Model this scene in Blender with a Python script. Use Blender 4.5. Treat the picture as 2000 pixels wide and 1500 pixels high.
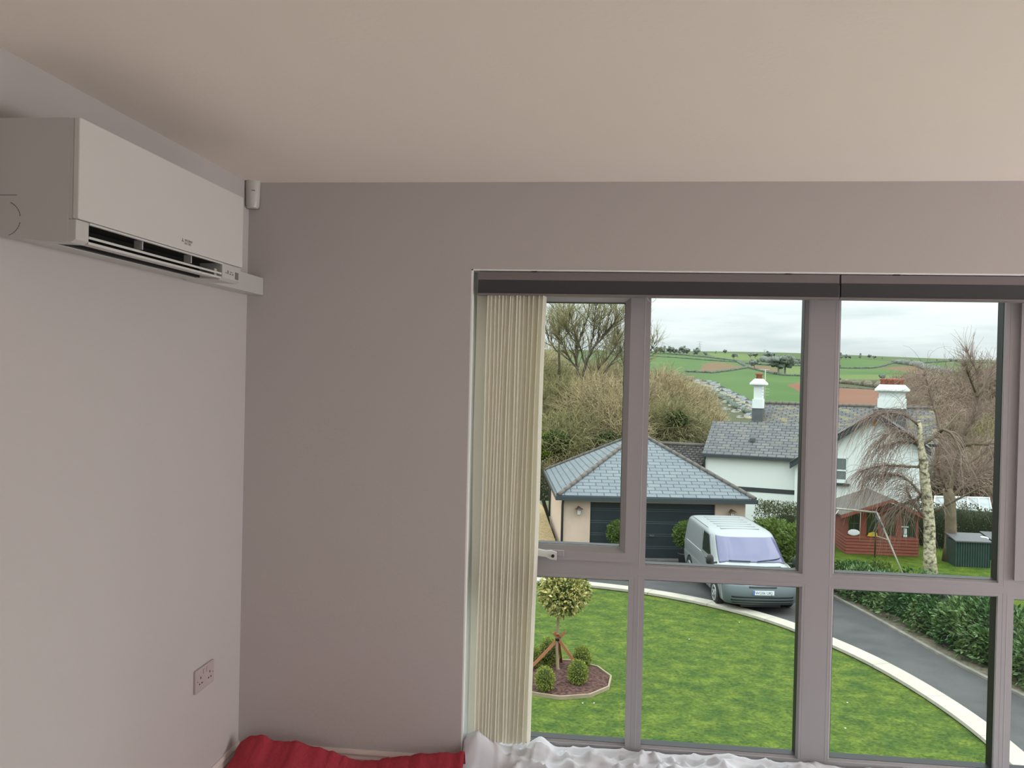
import bpy, bmesh, math, random
from math import sin, cos, pi, sqrt, atan2
from mathutils import Vector, Matrix, noise

D = bpy.data
for o in list(D.objects):
    D.objects.remove(o, do_unlink=True)
C = bpy.context.scene.collection
EYE = 1.63
rnd = random.Random(7)

# ------------------------------------------------------------------ camera
FPX, YAW, PITCH, ROLL = 1687.516, 0.11163896, -0.00895543, 0.02298657
_cy, _sy, _cp, _sp = cos(YAW), sin(YAW), cos(PITCH), sin(PITCH)
FWD = Vector((-_sy * _cp, _cy * _cp, _sp))
_rt = Vector((_cy, _sy, 0)); _up = _rt.cross(FWD)
RIGHT = _rt * cos(ROLL) + _up * sin(ROLL)
UP = _up * cos(ROLL) - _rt * sin(ROLL)
cam_d = D.cameras.new('camera'); cam = D.objects.new('camera', cam_d); C.objects.link(cam)
cam_d.sensor_width = 36.0; cam_d.lens = 36.0 * FPX / 2000.0
cam_d.clip_start = 0.05; cam_d.clip_end = 6000
cam.matrix_world = Matrix(((RIGHT.x, UP.x, -FWD.x, 0), (RIGHT.y, UP.y, -FWD.y, 0), (RIGHT.z, UP.z, -FWD.z, EYE), (0, 0, 0, 1)))
bpy.context.scene.camera = cam
vs = bpy.context.scene.view_settings
vs.view_transform = 'Standard'; vs.look = 'None'; vs.gamma = 1.0; vs.exposure = 0.0; vs.use_curve_mapping = False

def ray(u, v):
    return FWD + RIGHT * ((u - 1000) / FPX) - UP * ((v - 750) / FPX)
def P(u, v, y):                      # surveyed point at a known distance y from the camera wall
    d = ray(u, v); d = d * (y / d.y); return Vector((d.x, d.y, d.z + EYE))
def G(u, v, z=-4.17):                # surveyed point on a level surface of height z
    d = ray(u, v); d = d * ((z - EYE) / d.z); return Vector((d.x, d.y, z))
def px(p):
    q = Vector(p) - Vector((0, 0, EYE)); w = q.dot(FWD)
    return 1000 + FPX * q.dot(RIGHT) / w, 750 - FPX * q.dot(UP) / w

# ------------------------------------------------------------------ world: overcast sky, brighter overhead
world = D.worlds.new('overcast_sky'); bpy.context.scene.world = world
world.use_nodes = True
nt = world.node_tree; nt.nodes.clear()
def N(t, kind, **kw):
    n = t.nodes.new(kind)
    for k, v in kw.items(): setattr(n, k, v)
    return n
tc = N(nt, 'ShaderNodeTexCoord'); sep = N(nt, 'ShaderNodeSeparateXYZ')
nt.links.new(tc.outputs['Generated'], sep.inputs[0])
mr = N(nt, 'ShaderNodeMapRange'); mr.inputs['From Min'].default_value = 0; mr.inputs['From Max'].default_value = 1
mr.inputs['To Min'].default_value = 0.79; mr.inputs['To Max'].default_value = 4.2
nt.links.new(sep.outputs['Z'], mr.inputs['Value'])
mp = N(nt, 'ShaderNodeMapping'); mp.inputs['Scale'].default_value = (2.2, 2.2, 16)
nt.links.new(tc.outputs['Generated'], mp.inputs[0])
nz = N(nt, 'ShaderNodeTexNoise'); nz.inputs['Scale'].default_value = 2.3; nz.inputs['Detail'].default_value = 5; nz.inputs['Roughness'].default_value = .55
nt.links.new(mp.outputs[0], nz.inputs['Vector'])
cr = N(nt, 'ShaderNodeValToRGB'); cr.color_ramp.elements[0].position = .36; cr.color_ramp.elements[0].color = (.77, .86, .87, 1)
cr.color_ramp.elements[1].position = .6; cr.color_ramp.elements[1].color = (1.0, 1.08, 1.07, 1)
nt.links.new(nz.outputs['Fac'], cr.inputs[0])
hz = N(nt, 'ShaderNodeMath', operation='GREATER_THAN'); hz.inputs[1].default_value = -0.02
nt.links.new(sep.outputs['Z'], hz.inputs[0])
mx = N(nt, 'ShaderNodeMixRGB'); mx.inputs[1].default_value = (.12, .15, .07, 1)
nt.links.new(hz.outputs[0], mx.inputs[0]); nt.links.new(cr.outputs[0], mx.inputs[2])
bg = N(nt, 'ShaderNodeBackground'); nt.links.new(mx.outputs[0], bg.inputs['Color']); nt.links.new(mr.outputs[0], bg.inputs['Strength'])
wo = N(nt, 'ShaderNodeOutputWorld'); nt.links.new(bg.outputs[0], wo.inputs[0])

def area(name, loc, rot, sx, sy, power, col=(1, 1, 1), portal=False):
    l = D.lights.new(name, 'AREA'); l.shape = 'RECTANGLE'; l.size = sx; l.size_y = sy; l.energy = power; l.color = col
    o = D.objects.new(name, l); C.objects.link(o); o.location = loc; o.rotation_euler = rot
    if portal: l.cycles.is_portal = True
    return o
# fill lamps added to brighten the room, at assumed, unseen right and back windows
area('fill_light_right', (5.0, 2.0, 1.05), (0, -pi / 2 - .42, 0), 1.8, 2.2, 118, (1.0, .985, 1.0))  # stands in for daylight from the view window's unseen right part
bpy.data.objects['fill_light_right'].rotation_euler = (0, pi / 2 - .7, 0)
area('fill_light_back', (0.9, -6.06, 1.35), (pi / 2, 0, pi), 2.6, 1.9, 18, (1.0, .97, .98))
bpy.data.objects['fill_light_back'].rotation_euler = (pi / 2, 0, 0)
area('window_portal', (1.0, 3.75, 1.1), (-pi / 2, 0, 0), 3.4, 2.2, 1, portal=True)
# a veiled sun high behind the house, very soft
sl = D.lights.new('veiled_sun', 'SUN'); sl.energy = 1.2; sl.angle = math.radians(80); sl.color = (1, .97, .9)
so = D.objects.new('veiled_sun', sl); C.objects.link(so); so.rotation_euler = Vector((.88, -.06, .47)).to_track_quat('Z', 'Y').to_euler()

# ------------------------------------------------------------------ materials
def lin(c):
    return tuple((x / 255 / 12.92 if x / 255 <= .04045 else ((x / 255 + .055) / 1.055) ** 2.4) for x in c)
DIM = {'tarmac': .62, 'cream_coping': .50, 'low_wall_stone': .6, 'kerb_concrete': .6, 'gravel': .62, 'bark_mulch': .7, 'timber_edging': .62, 'blue_slate': .60, 'hip_tile': .62, 'grey_slate': .62, 'mossy_slate': .6,
       'rubble_tile': .6, 'roof_felt': .62, 'laurel_leaf': .95, 'laurel_leaf_bright': .5, 'hedge_dark': .7, 'box_leaf': .95, 'holly_leaf': .75, 'potted_leaf': .8, 'lime_leaf': .7, 'beech_brown': .7,
       'far_tree': .68, 'far_hedge': .75, 'far_wood_brown': .7, 'far_house_wall': .8, 'far_house_roof': .6, 'woodland_floor': .6, 'lawn_grass': .56, 'garden_grass': .56, 'field_green': .56, 'field_light_green': .56,
       'field_ploughed': .56, 'field_red_soil': .56, 'field_woodland': .56, 'hill_pasture': .56, 'terracotta': .5, 'grey_steel_lid': .6, 'greenhouse_glass': .42, 'van_silver': .66, 'garage_render': .85, 'red_timber': .8,
       'twig_olive': .85, 'twig_khaki': .9, 'twig_brown': .85, 'white_tube': .7, 'birch_bark': .8}
def mat(name, col, rough=.6, metal=0, spec=.5, bump=0, bscale=20, vary=0, vscale=4, vstretch=(1, 1, 1), island=0, trans=None, detail=4, col2=None, lo=.35, hi=.65):
    m = D.materials.new(name); m.use_nodes = True; t = m.node_tree; b = t.nodes['Principled BSDF']
    DF = DIM.get(name, 1); c = tuple(x * DF for x in lin(col))
    b.inputs['Base Color'].default_value = (*c, 1); b.inputs['Roughness'].default_value = rough
    b.inputs['Metallic'].default_value = metal; b.inputs['Specular IOR Level'].default_value = spec
    cc = N(t, 'ShaderNodeTexCoord'); src = cc.outputs['Object']
    if vary or col2:
        mpn = N(t, 'ShaderNodeMapping'); mpn.inputs['Scale'].default_value = vstretch; t.links.new(src, mpn.inputs[0])
        n = N(t, 'ShaderNodeTexNoise'); n.inputs['Scale'].default_value = vscale; n.inputs['Detail'].default_value = detail
        t.links.new(mpn.outputs[0], n.inputs['Vector'])
        r = N(t, 'ShaderNodeValToRGB'); r.color_ramp.elements[0].position = lo; r.color_ramp.elements[1].position = hi
        if col2:
            c2 = tuple(x * DF for x in lin(col2))
            r.color_ramp.elements[0].color = (*c, 1); r.color_ramp.elements[1].color = (*c2, 1)
        else:
            r.color_ramp.elements[0].color = (*[x * (1 - vary) for x in c], 1); r.color_ramp.elements[1].color = (*[min(1, x * (1 + vary)) for x in c], 1)
        t.links.new(n.outputs['Fac'], r.inputs[0]); out = r.outputs[0]
    else: out = None
    if island:
        g = N(t, 'ShaderNodeNewGeometry'); r2 = N(t, 'ShaderNodeMapRange'); r2.inputs['To Min'].default_value = 1 - island; r2.inputs['To Max'].default_value = 1 + island
        t.links.new(g.outputs['Random Per Island'], r2.inputs['Value'])
        hs = N(t, 'ShaderNodeHueSaturation')
        if out: t.links.new(out, hs.inputs['Color'])
        else: hs.inputs['Color'].default_value = (*c, 1)
        t.links.new(r2.outputs[0], hs.inputs['Value']); out = hs.outputs[0]
    if out: t.links.new(out, b.inputs['Base Color'])
    if bump:
        n2 = N(t, 'ShaderNodeTexNoise'); n2.inputs['Scale'].default_value = bscale; n2.inputs['Detail'].default_value = 5; t.links.new(src, n2.inputs['Vector'])
        bp = N(t, 'ShaderNodeBump'); bp.inputs['Strength'].default_value = bump; bp.inputs['Distance'].default_value = .02
        t.links.new(n2.outputs['Fac'], bp.inputs['Height']); t.links.new(bp.outputs[0], b.inputs['Normal'])
    if trans:      # thin fabric / leaf: part of the light comes through
        tr = N(t, 'ShaderNodeBsdfTranslucent'); tr.inputs[0].default_value = (*c, 1)
        if out: t.links.new(out, tr.inputs[0])
        ms = N(t, 'ShaderNodeMixShader'); ms.inputs[0].default_value = trans
        t.links.new(b.outputs[0], ms.inputs[1]); t.links.new(tr.outputs[0], ms.inputs[2]); t.links.new(ms.outputs[0], t.nodes['Material Output'].inputs[0])
    return m
def brickmat(name, c1, c2, mortar, w, h, msize=.012, rough=.6, bump=.4, moss=None, mossamt=.5, spec=.4, voff=.5):
    m = D.materials.new(name); m.use_nodes = True; t = m.node_tree; b = t.nodes['Principled BSDF']
    b.inputs['Roughness'].default_value = rough; b.inputs['Specular IOR Level'].default_value = spec
    uv = N(t, 'ShaderNodeUVMap'); uv.uv_map = 'UVMap'
    br = N(t, 'ShaderNodeTexBrick'); br.offset = voff
    DF = DIM.get(name, 1); c1, c2, mortar = [tuple(x * DF for x in lin(q)) for q in (c1, c2, mortar)]
    br.inputs['Color1'].default_value = (*c1, 1); br.inputs['Color2'].default_value = (*c2, 1); br.inputs['Mortar'].default_value = (*mortar, 1)
    br.inputs['Scale'].default_value = 1; br.inputs['Mortar Size'].default_value = msize; br.inputs['Brick Width'].default_value = w; br.inputs['Row Height'].default_value = h
    br.inputs['Mortar Smooth'].default_value = .1
    t.links.new(uv.outputs[0], br.inputs['Vector']); out = br.outputs['Color']
    if moss:
        n = N(t, 'ShaderNodeTexNoise'); n.inputs['Scale'].default_value = 2.2; n.inputs['Detail'].default_value = 6; t.links.new(uv.outputs[0], n.inputs['Vector'])
        r = N(t, 'ShaderNodeValToRGB'); r.color_ramp.elements[0].position = .52; r.color_ramp.elements[1].position = .66
        r.color_ramp.elements[0].color = (0, 0, 0, 1); r.color_ramp.elements[1].color = (mossamt,) * 3 + (1,)
        t.links.new(n.outputs['Fac'], r.inputs[0])
        mi = N(t, 'ShaderNodeMixRGB'); mi.inputs[2].default_value = (*[x * DF for x in lin(moss)], 1); t.links.new(r.outputs[0], mi.inputs[0]); t.links.new(out, mi.inputs[1]); out = mi.outputs[0]
    t.links.new(out, b.inputs['Base Color'])
    bp = N(t, 'ShaderNodeBump'); bp.inputs['Strength'].default_value = bump; bp.inputs['Distance'].default_value = .01; bp.invert = True
    t.links.new(br.outputs['Fac'], bp.inputs['Height']); t.links.new(bp.outputs[0], b.inputs['Normal'])
    return m
MT = {}
MT['wall'] = mat('wall_paint', (197, 191, 189), .85, bump=.04, bscale=90)
MT['ceil'] = mat('ceiling_paint', (246, 236, 226), .9, bump=.04, bscale=60)
MT['carpet'] = mat('floor_carpet', (232, 222, 216), .95, bump=.5, bscale=300, vary=.1, vscale=30)
MT['skirt'] = mat('skirting_gloss', (222, 210, 204), .4)
MT['upvc'] = mat('window_upvc', (166, 162, 165), .35)
MT['reveal'] = mat('reveal_paint', (246, 248, 246), .7)
MT['rubber'] = mat('black_rubber', (14, 16, 18), .5)
MT['acw'] = mat('ac_plastic', (212, 211, 207), .3)
MT['acside'] = mat('ac_side_plastic', (196, 196, 192), .4)
MT['dark'] = mat('dark_cavity', (12, 12, 13), .6)
MT['mark'] = mat('grey_print', (120, 112, 108), .6)
MT['red'] = mat('red_cloth', (176, 54, 68), .85, bump=.25, bscale=60)
MT['sheet'] = mat('white_dust_sheet', (246, 246, 252), .8, trans=.2)
MT['vane'] = mat('vane_fabric', (248, 245, 232), .9, trans=.4, bump=.15, bscale=200)
MT['headrail'] = mat('headrail_grey', (128, 120, 121), .5)
MT['fascia'] = mat('headrail_dark', (62, 61, 66), .6)
MT['socket'] = mat('socket_plastic', (188, 175, 175), .35)
# outside
MT['tarmac'] = mat('tarmac', (98, 98, 98), .95, vary=.14, vscale=1.3, bump=.3, bscale=120, detail=8, spec=.1)
MT['coping'] = mat('cream_coping', (222, 214, 198), .85, vary=.08, vscale=3)
MT['stonewall'] = mat('low_wall_stone', (172, 152, 118), .9, vary=.2, vscale=5)
MT['kerb'] = mat('kerb_concrete', (150, 146, 136), .9, vary=.15, vscale=5)
MT['gravel'] = mat('gravel', (196, 172, 126), .95, col2=(150, 128, 88), vscale=14, detail=8, bump=.5, bscale=40)
MT['bed'] = mat('hedge_bed_soil', (104, 98, 80), .95, col2=(78, 72, 58), vscale=12, detail=8, bump=.5, bscale=40)
MT['soil'] = mat('bark_mulch', (72, 50, 46), .95, col2=(118, 90, 84), vscale=16, detail=8, bump=.8, bscale=40, spec=.1)
MT['edging'] = mat('timber_edging', (176, 158, 132), .8, vary=.1)
MT['render'] = mat('garage_render', (214, 190, 172), .9, vary=.03)
MT['gutter'] = mat('gutter_dark', (52, 60, 64), .5)
MT['gdoor'] = mat('garage_door_grey', (44, 52, 56), .45, spec=.3)
MT['slateb'] = brickmat('blue_slate', (112, 124, 132), (126, 136, 142), (52, 62, 72), .42, .195, .016, .5)
MT['hip'] = mat('hip_tile', (112, 106, 100), .8, vary=.1, vscale=3)
MT['slateg'] = brickmat('grey_slate', (98, 100, 104), (120, 121, 122), (52, 54, 58), .38, .22, .022, .7, moss=(140, 136, 110), mossamt=.35)
MT['slatem'] = brickmat('mossy_slate', (100, 101, 104), (128, 127, 124), (52, 52, 54), .34, .2, .022, .8, moss=(150, 140, 96), mossamt=.8)
MT['slated'] = brickmat('rubble_tile', (74, 70, 68), (104, 98, 94), (40, 38, 38), .22, .16, .03, .9)
MT['hwhite'] = mat('house_render_white', (216, 222, 220), .85)
MT['hband'] = mat('house_band_dark', (48, 56, 58), .6)
MT['terra'] = mat('terracotta', (186, 112, 84), .8, vary=.15, vscale=8)
MT['ochre'] = mat('ochre_tile', (216, 150, 60), .8)
MT['lead'] = mat('lead_grey', (84, 86, 88), .7, vary=.1)
MT['pane'] = mat('old_window_glass', (110, 118, 118), .1, spec=.8)
MT['cedar'] = mat('red_timber', (142, 76, 60), .75, vary=.12, vscale=2.5, vstretch=(1, 1, 12))
MT['felt'] = mat('roof_felt', (104, 98, 92), .95, vary=.08)
MT['dglass'] = mat('dark_glass', (38, 44, 38), .08, spec=.8)
MT['tube'] = mat('white_tube', (206, 204, 190), .5)
MT['tubeg'] = mat('green_tube', (40, 66, 52), .5)
MT['yellow'] = mat('yellow_plastic', (200, 170, 40), .5)
MT['shedm'] = mat('green_steel', (44, 66, 60), .55, vary=.1)
MT['shedtop'] = mat('grey_steel_lid', (104, 104, 108), .6)
MT['silver'] = mat('van_silver', (176, 181, 183), .32, metal=.35)
MT['vgrey'] = mat('van_bumper', (86, 95, 99), .5)
MT['vdark'] = mat('van_black', (26, 30, 32), .5)
MT['wshield'] = mat('van_windscreen', (82, 82, 116), .08, spec=.8)  # lilac of the reflected sky put into the base colour
MT['alloy'] = mat('wheel_silver', (160, 164, 164), .4, metal=.4)
MT['tyre'] = mat('tyre', (26, 26, 27), .85)
MT['lamp'] = mat('headlamp', (206, 210, 204), .15)
MT['plate'] = mat('plate_white', (214, 220, 226), .5)
MT['plateb'] = mat('plate_blue', (40, 100, 180), .5)
MT['ink'] = mat('plate_ink', (24, 26, 34), .6)
MT['bark'] = mat('bark_brown', (104, 92, 76), .95, vary=.25, vscale=3)
MT['barkd'] = mat('bark_dark', (84, 76, 62), .95, vary=.2)
MT['holm'] = mat('stake_timber', (148, 96, 66), .85, vary=.1)
MT['paleb'] = mat('pale_stem', (138, 120, 96), .9, vary=.1)
MT['twigb'] = mat('twig_brown', (150, 130, 114), .9, island=.3)
MT['twigp'] = mat('twig_birch', (138, 118, 108), .9, island=.25)
MT['twigo'] = mat('twig_olive', (140, 134, 92), .9, island=.35)
MT['twigk'] = mat('twig_khaki', (168, 152, 116), .9, island=.35)
MT['ivy'] = mat('ivy_green', (68, 88, 38), .7, island=.4, trans=.15)
MT['laurel'] = mat('laurel_leaf', (96, 120, 70), .38, island=.38, trans=.15, spec=.5, col2=(60, 96, 52), vscale=.8, lo=.4, hi=.6)
MT['laurelb'] = mat('laurel_leaf_bright', (124, 150, 66), .45, island=.35, trans=.25)
MT['hedged'] = mat('hedge_dark', (86, 92, 48), .8, island=.35, trans=.1)
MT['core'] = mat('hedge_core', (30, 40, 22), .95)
MT['box'] = mat('box_leaf', (128, 138, 54), .6, island=.4, trans=.2)
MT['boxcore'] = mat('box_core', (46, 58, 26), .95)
MT['holly'] = mat('holly_leaf', (224, 214, 138), .5, island=.35, trans=.2, col2=(100, 116, 56), vscale=11, detail=1, lo=.46, hi=.6)
MT['ball'] = mat('potted_leaf', (92, 118, 48), .6, island=.35, trans=.2)
MT['pot'] = mat('dark_pot', (44, 46, 46), .6)
MT['lime'] = mat('lime_leaf', (160, 190, 20), .6, island=.25, trans=.3)
MT['hedgebr'] = mat('beech_brown', (132, 120, 88), .9, island=.3)
MT['fartree'] = mat('far_tree', (124, 130, 122), .95, island=.2)  # lightened grey, some distance haze put into the colour
MT['farhedge'] = mat('far_hedge', (100, 110, 96), .95, island=.2)
MT['farwood'] = mat('far_wood_brown', (124, 116, 98), .95, island=.25)
MT['pylon'] = mat('pylon_steel', (150, 160, 164), .6)
MT['farwall'] = mat('far_house_wall', (214, 206, 186), .9)
MT['farroof'] = mat('far_house_roof', (122, 128, 138), .8)
# birch bark
m = D.materials.new('birch_bark'); m.use_nodes = True; t = m.node_tree; b = t.nodes['Principled BSDF']; b.inputs['Roughness'].default_value = .85
c0 = N(t, 'ShaderNodeTexCoord'); mpn = N(t, 'ShaderNodeMapping'); mpn.inputs['Scale'].default_value = (5, 5, 7); t.links.new(c0.outputs['Object'], mpn.inputs[0])
n = N(t, 'ShaderNodeTexNoise'); n.inputs['Scale'].default_value = 1.3; n.inputs['Detail'].default_value = 6; n.inputs['Roughness'].default_value = .7; t.links.new(mpn.outputs[0], n.inputs['Vector'])
r = N(t, 'ShaderNodeValToRGB'); r.color_ramp.elements[0].position = .40; r.color_ramp.elements[0].color = (*lin((84, 76, 62)), 1)
r.color_ramp.elements[1].position = .56; r.color_ramp.elements[1].color = (*lin((196, 186, 160)), 1); t.links.new(n.outputs['Fac'], r.inputs[0]); t.links.new(r.outputs[0], b.inputs['Base Color'])
MT['birch'] = m
# lawn
def lawnmat(name, a, bcol, ccol):
    m = D.materials.new(name); m.use_nodes = True; t = m.node_tree; b = t.nodes['Principled BSDF']; b.inputs['Roughness'].default_value = .95; b.inputs['Specular IOR Level'].default_value = .15
    c0 = N(t, 'ShaderNodeTexCoord')
    def ns(sc, st, det):
        mpn = N(t, 'ShaderNodeMapping'); mpn.inputs['Scale'].default_value = st; mpn.inputs['Rotation'].default_value = (0, 0, .35); t.links.new(c0.outputs['Object'], mpn.inputs[0])
        n = N(t, 'ShaderNodeTexNoise'); n.inputs['Scale'].default_value = sc; n.inputs['Detail'].default_value = det; n.inputs['Roughness'].default_value = .65; t.links.new(mpn.outputs[0], n.inputs['Vector']); return n
    n1 = ns(2.4, (1, 1.1, 1), 9); r1 = N(t, 'ShaderNodeValToRGB')
    DF = DIM[name]; a, bcol, ccol = [tuple(x * DF for x in lin(q)) for q in (a, bcol, ccol)]
    e = r1.color_ramp.elements; e[0].position = .36; e[0].color = (*a, 1); e[1].position = .66; e[1].color = (*ccol, 1)
    x = e.new(.5); x.color = (*bcol, 1)
    t.links.new(n1.outputs['Fac'], r1.inputs[0])
    n2 = ns(20, (1, 1, 1), 8); r2 = N(t, 'ShaderNodeMapRange'); r2.inputs['From Min'].default_value = .3; r2.inputs['From Max'].default_value = .7; r2.inputs['To Min'].default_value = .45; r2.inputs['To Max'].default_value = 1.6
    t.links.new(n2.outputs['Fac'], r2.inputs['Value'])
    hs = N(t, 'ShaderNodeHueSaturation'); t.links.new(r1.outputs[0], hs.inputs['Color']); t.links.new(r2.outputs[0], hs.inputs['Value']); t.links.new(hs.outputs[0], b.inputs['Base Color'])
    bp = N(t, 'ShaderNodeBump'); bp.inputs['Strength'].default_value = .6; bp.inputs['Distance'].default_value = .04; t.links.new(n2.outputs['Fac'], bp.inputs['Height']); t.links.new(bp.outputs[0], b.inputs['Normal'])
    return m
MT['lawn'] = lawnmat('lawn_grass', (70, 98, 42), (90, 112, 44), (114, 132, 52))
MT['grass2'] = lawnmat('garden_grass', (70, 100, 30), (92, 116, 34), (112, 128, 42))
MT['scrub'] = mat('woodland_floor', (104, 102, 66), .95, col2=(88, 96, 54), vscale=.3)
def fieldmat(name, a, b2, sc=.02):
    return mat(name, a, .95, col2=b2, vscale=sc, detail=5, spec=.05)  # fields kept pale and muted, painting distant haze into the colour
MT['f_green'] = fieldmat('field_green', (94, 122, 74), (106, 130, 82))
MT['f_light'] = fieldmat('field_light_green', (114, 134, 80), (124, 138, 90))
MT['f_brown'] = fieldmat('field_ploughed', (142, 112, 90), (132, 118, 90))
MT['f_red'] = fieldmat('field_red_soil', (146, 106, 88), (150, 114, 96))
MT['f_wood'] = fieldmat('field_woodland', (104, 104, 80), (96, 104, 84), .05)
MT['hill'] = fieldmat('hill_pasture', (98, 120, 78), (104, 116, 82))
# window glass: mostly clear, a faint reflection and a little dust
m = D.materials.new('window_glass'); m.use_nodes = True; t = m.node_tree; t.nodes.remove(t.nodes['Principled BSDF'])
tr = N(t, 'ShaderNodeBsdfTransparent'); tr.inputs[0].default_value = (.97, .985, .98, 1); gl = N(t, 'ShaderNodeBsdfGlossy'); gl.inputs['Roughness'].default_value = .02
fr = N(t, 'ShaderNodeFresnel'); fr.inputs[0].default_value = 1.12; ms = N(t, 'ShaderNodeMixShader')
t.links.new(fr.outputs[0], ms.inputs[0]); t.links.new(tr.outputs[0], ms.inputs[1]); t.links.new(gl.outputs[0], ms.inputs[2]); t.links.new(ms.outputs[0], t.nodes['Material Output'].inputs[0])
MT['glass'] = m
m = D.materials.new('clear_plastic'); m.use_nodes = True; t = m.node_tree; b = t.nodes['Principled BSDF']; b.inputs['Base Color'].default_value = (.85, .87, .87, 1); b.inputs['Alpha'].default_value = .55; b.inputs['Roughness'].default_value = .2
MT['clear'] = m

# ------------------------------------------------------------------ mesh helpers
class MB:
    def __init__(s): s.v = []; s.f = []; s.m = []; s.uv = {}; s.sm = []
    def face(s, pts, mi=0, uv=None, smooth=False):
        i = len(s.v); s.v += [tuple(p) for p in pts]; s.f.append(tuple(range(i, i + len(pts)))); s.m.append(mi); s.sm.append(smooth)
        if uv: s.uv[len(s.f) - 1] = uv
    def box(s, x0, x1, y0, y1, z0, z1, mi=0):
        i = len(s.v); s.v += [(x, y, z) for x in (x0, x1) for y in (y0, y1) for z in (z0, z1)]
        for q in ((0, 1, 3, 2), (4, 6, 7, 5), (0, 4, 5, 1), (2, 3, 7, 6), (0, 2, 6, 4), (1, 5, 7, 3)):
            s.f.append(tuple(i + k for k in q)); s.m.append(mi); s.sm.append(False)
        return s
    def obox(s, o, ax, ay, az, mi=0):   # box from corner o along three edge vectors
        i = len(s.v); o, ax, ay, az = map(Vector, (o, ax, ay, az))
        s.v += [tuple(o + ax * a + ay * b + az * c) for a in (0, 1) for b in (0, 1) for c in (0, 1)]
        for q in ((0, 1, 3, 2), (4, 6, 7, 5), (0, 4, 5, 1), (2, 3, 7, 6), (0, 2, 6, 4), (1, 5, 7, 3)):
            s.f.append(tuple(i + k for k in q)); s.m.append(mi); s.sm.append(False)
        return s
    def tube(s, pts, rad, n=6, mi=0, cap=True, smooth=True):
        pts = [Vector(p) for p in pts]; k = len(pts)
        if not hasattr(rad, '__len__'): rad = [rad] * k
        base = len(s.v); ref = None
        for i, p in enumerate(pts):
            d = (pts[min(i + 1, k - 1)] - pts[max(i - 1, 0)])
            d = d.normalized() if d.length > 1e-9 else Vector((0, 0, 1))
            if ref is None: ref = Vector((0, 0, 1)) if abs(d.z) < .9 else Vector((1, 0, 0))
            a = d.cross(ref).normalized(); ref2 = a.cross(d).normalized(); ref = ref2
            for j in range(n):
                th = 2 * pi * j / n; s.v.append(tuple(p + (a * cos(th) + ref2 * sin(th)) * rad[i]))
        for i in range(k - 1):
            for j in range(n):
                j2 = (j + 1) % n
                s.f.append((base + i * n + j, base + i * n + j2, base + (i + 1) * n + j2, base + (i + 1) * n + j)); s.m.append(mi); s.sm.append(smooth)
        if cap:
            s.f.append(tuple(base + j for j in range(n))); s.m.append(mi); s.sm.append(False)
            s.f.append(tuple(base + (k - 1) * n + j for j in reversed(range(n)))); s.m.append(mi); s.sm.append(False)
        return s
    def lathe(s, prof, c=(0, 0, 0), n=20, axis='z', mi=0, smooth=True):
        base = len(s.v)
        for r_, h in prof:
            for j in range(n):
                th = 2 * pi * j / n; a, b_ = r_ * cos(th), r_ * sin(th)
                p = (a, b_, h) if axis == 'z' else ((h, a, b_) if axis == 'x' else (a, h, b_))
                s.v.append((p[0] + c[0], p[1] + c[1], p[2] + c[2]))
        for i in range(len(prof) - 1):
            for j in range(n):
                j2 = (j + 1) % n; s.f.append((base + i * n + j, base + i * n + j2, base + (i + 1) * n + j2, base + (i + 1) * n + j)); s.m.append(mi); s.sm.append(smooth)
        for k_ in (0, len(prof) - 1):
            if prof[k_][0] > 1e-6: s.f.append(tuple(base + k_ * n + j for j in range(n))); s.m.append(mi); s.sm.append(False)
        return s
    def grid(s, P2, mi=0, smooth=True, uv=None, close=False):
        base = len(s.v); R_, K = len(P2), len(P2[0])
        for row in P2:
            for p in row: s.v.append(tuple(p))
        for i in range(R_ - 1):
            for j in range(K - 1 + (1 if close else 0)):
                j2 = (j + 1) % K
                s.f.append((base + i * K + j, base + i * K + j2, base + (i + 1) * K + j2, base + (i + 1) * K + j)); s.m.append(mi); s.sm.append(smooth)
        return s
    def prism(s, poly, d, mi=0):        # polygon (3d points) extruded along vector d
        poly = [Vector(p) for p in poly]; d = Vector(d); n = len(poly); b_ = len(s.v)
        s.v += [tuple(p) for p in poly] + [tuple(p + d) for p in poly]
        s.f.append(tuple(range(b_, b_ + n))); s.f.append(tuple(range(b_ + 2 * n - 1, b_ + n - 1, -1))); s.m += [mi, mi]; s.sm += [False, False]
        for i in range(n):
            j = (i + 1) % n; s.f.append((b_ + i, b_ + n + i, b_ + n + j, b_ + j)); s.m.append(mi); s.sm.append(False)
        return s
    def build(s, name, mats, parent=None, loc=None, bevel=0, recalc=True, solid=0):
        me = D.meshes.new(name); me.from_pydata(s.v, [], s.f)
        if not isinstance(mats, (list, tuple)): mats = [mats]
        for m_ in mats: me.materials.append(m_)
        me.polygons.foreach_set('material_index', s.m); me.polygons.foreach_set('use_smooth', s.sm)
        if s.uv:
            ul = me.uv_layers.new(name='UVMap')
            for fi, uvs in s.uv.items():
                st = me.polygons[fi].loop_start
                for k, q in enumerate(uvs): ul.data[st + k].uv = q
        if recalc and len(s.f) < 60000:
            bm = bmesh.new(); bm.from_mesh(me); bmesh.ops.recalc_face_normals(bm, faces=bm.faces); bm.to_mesh(me); bm.free()
        me.update()
        o = D.objects.new(name, me); C.objects.link(o)
        if parent: o.parent = parent
        if loc: o.location = loc
        if bevel:
            b_ = o.modifiers.new('bevel', 'BEVEL'); b_.width = bevel; b_.segments = 2; b_.limit_method = 'ANGLE'
        if solid:
            b_ = o.modifiers.new('solid', 'SOLIDIFY'); b_.thickness = solid
        return o
def tag(o, label=None, cat=None, group=None, kind=None):
    for k, v in (('label', label), ('category', cat), ('group', group), ('kind', kind)):
        if v: o[k] = v
    return o
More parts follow.
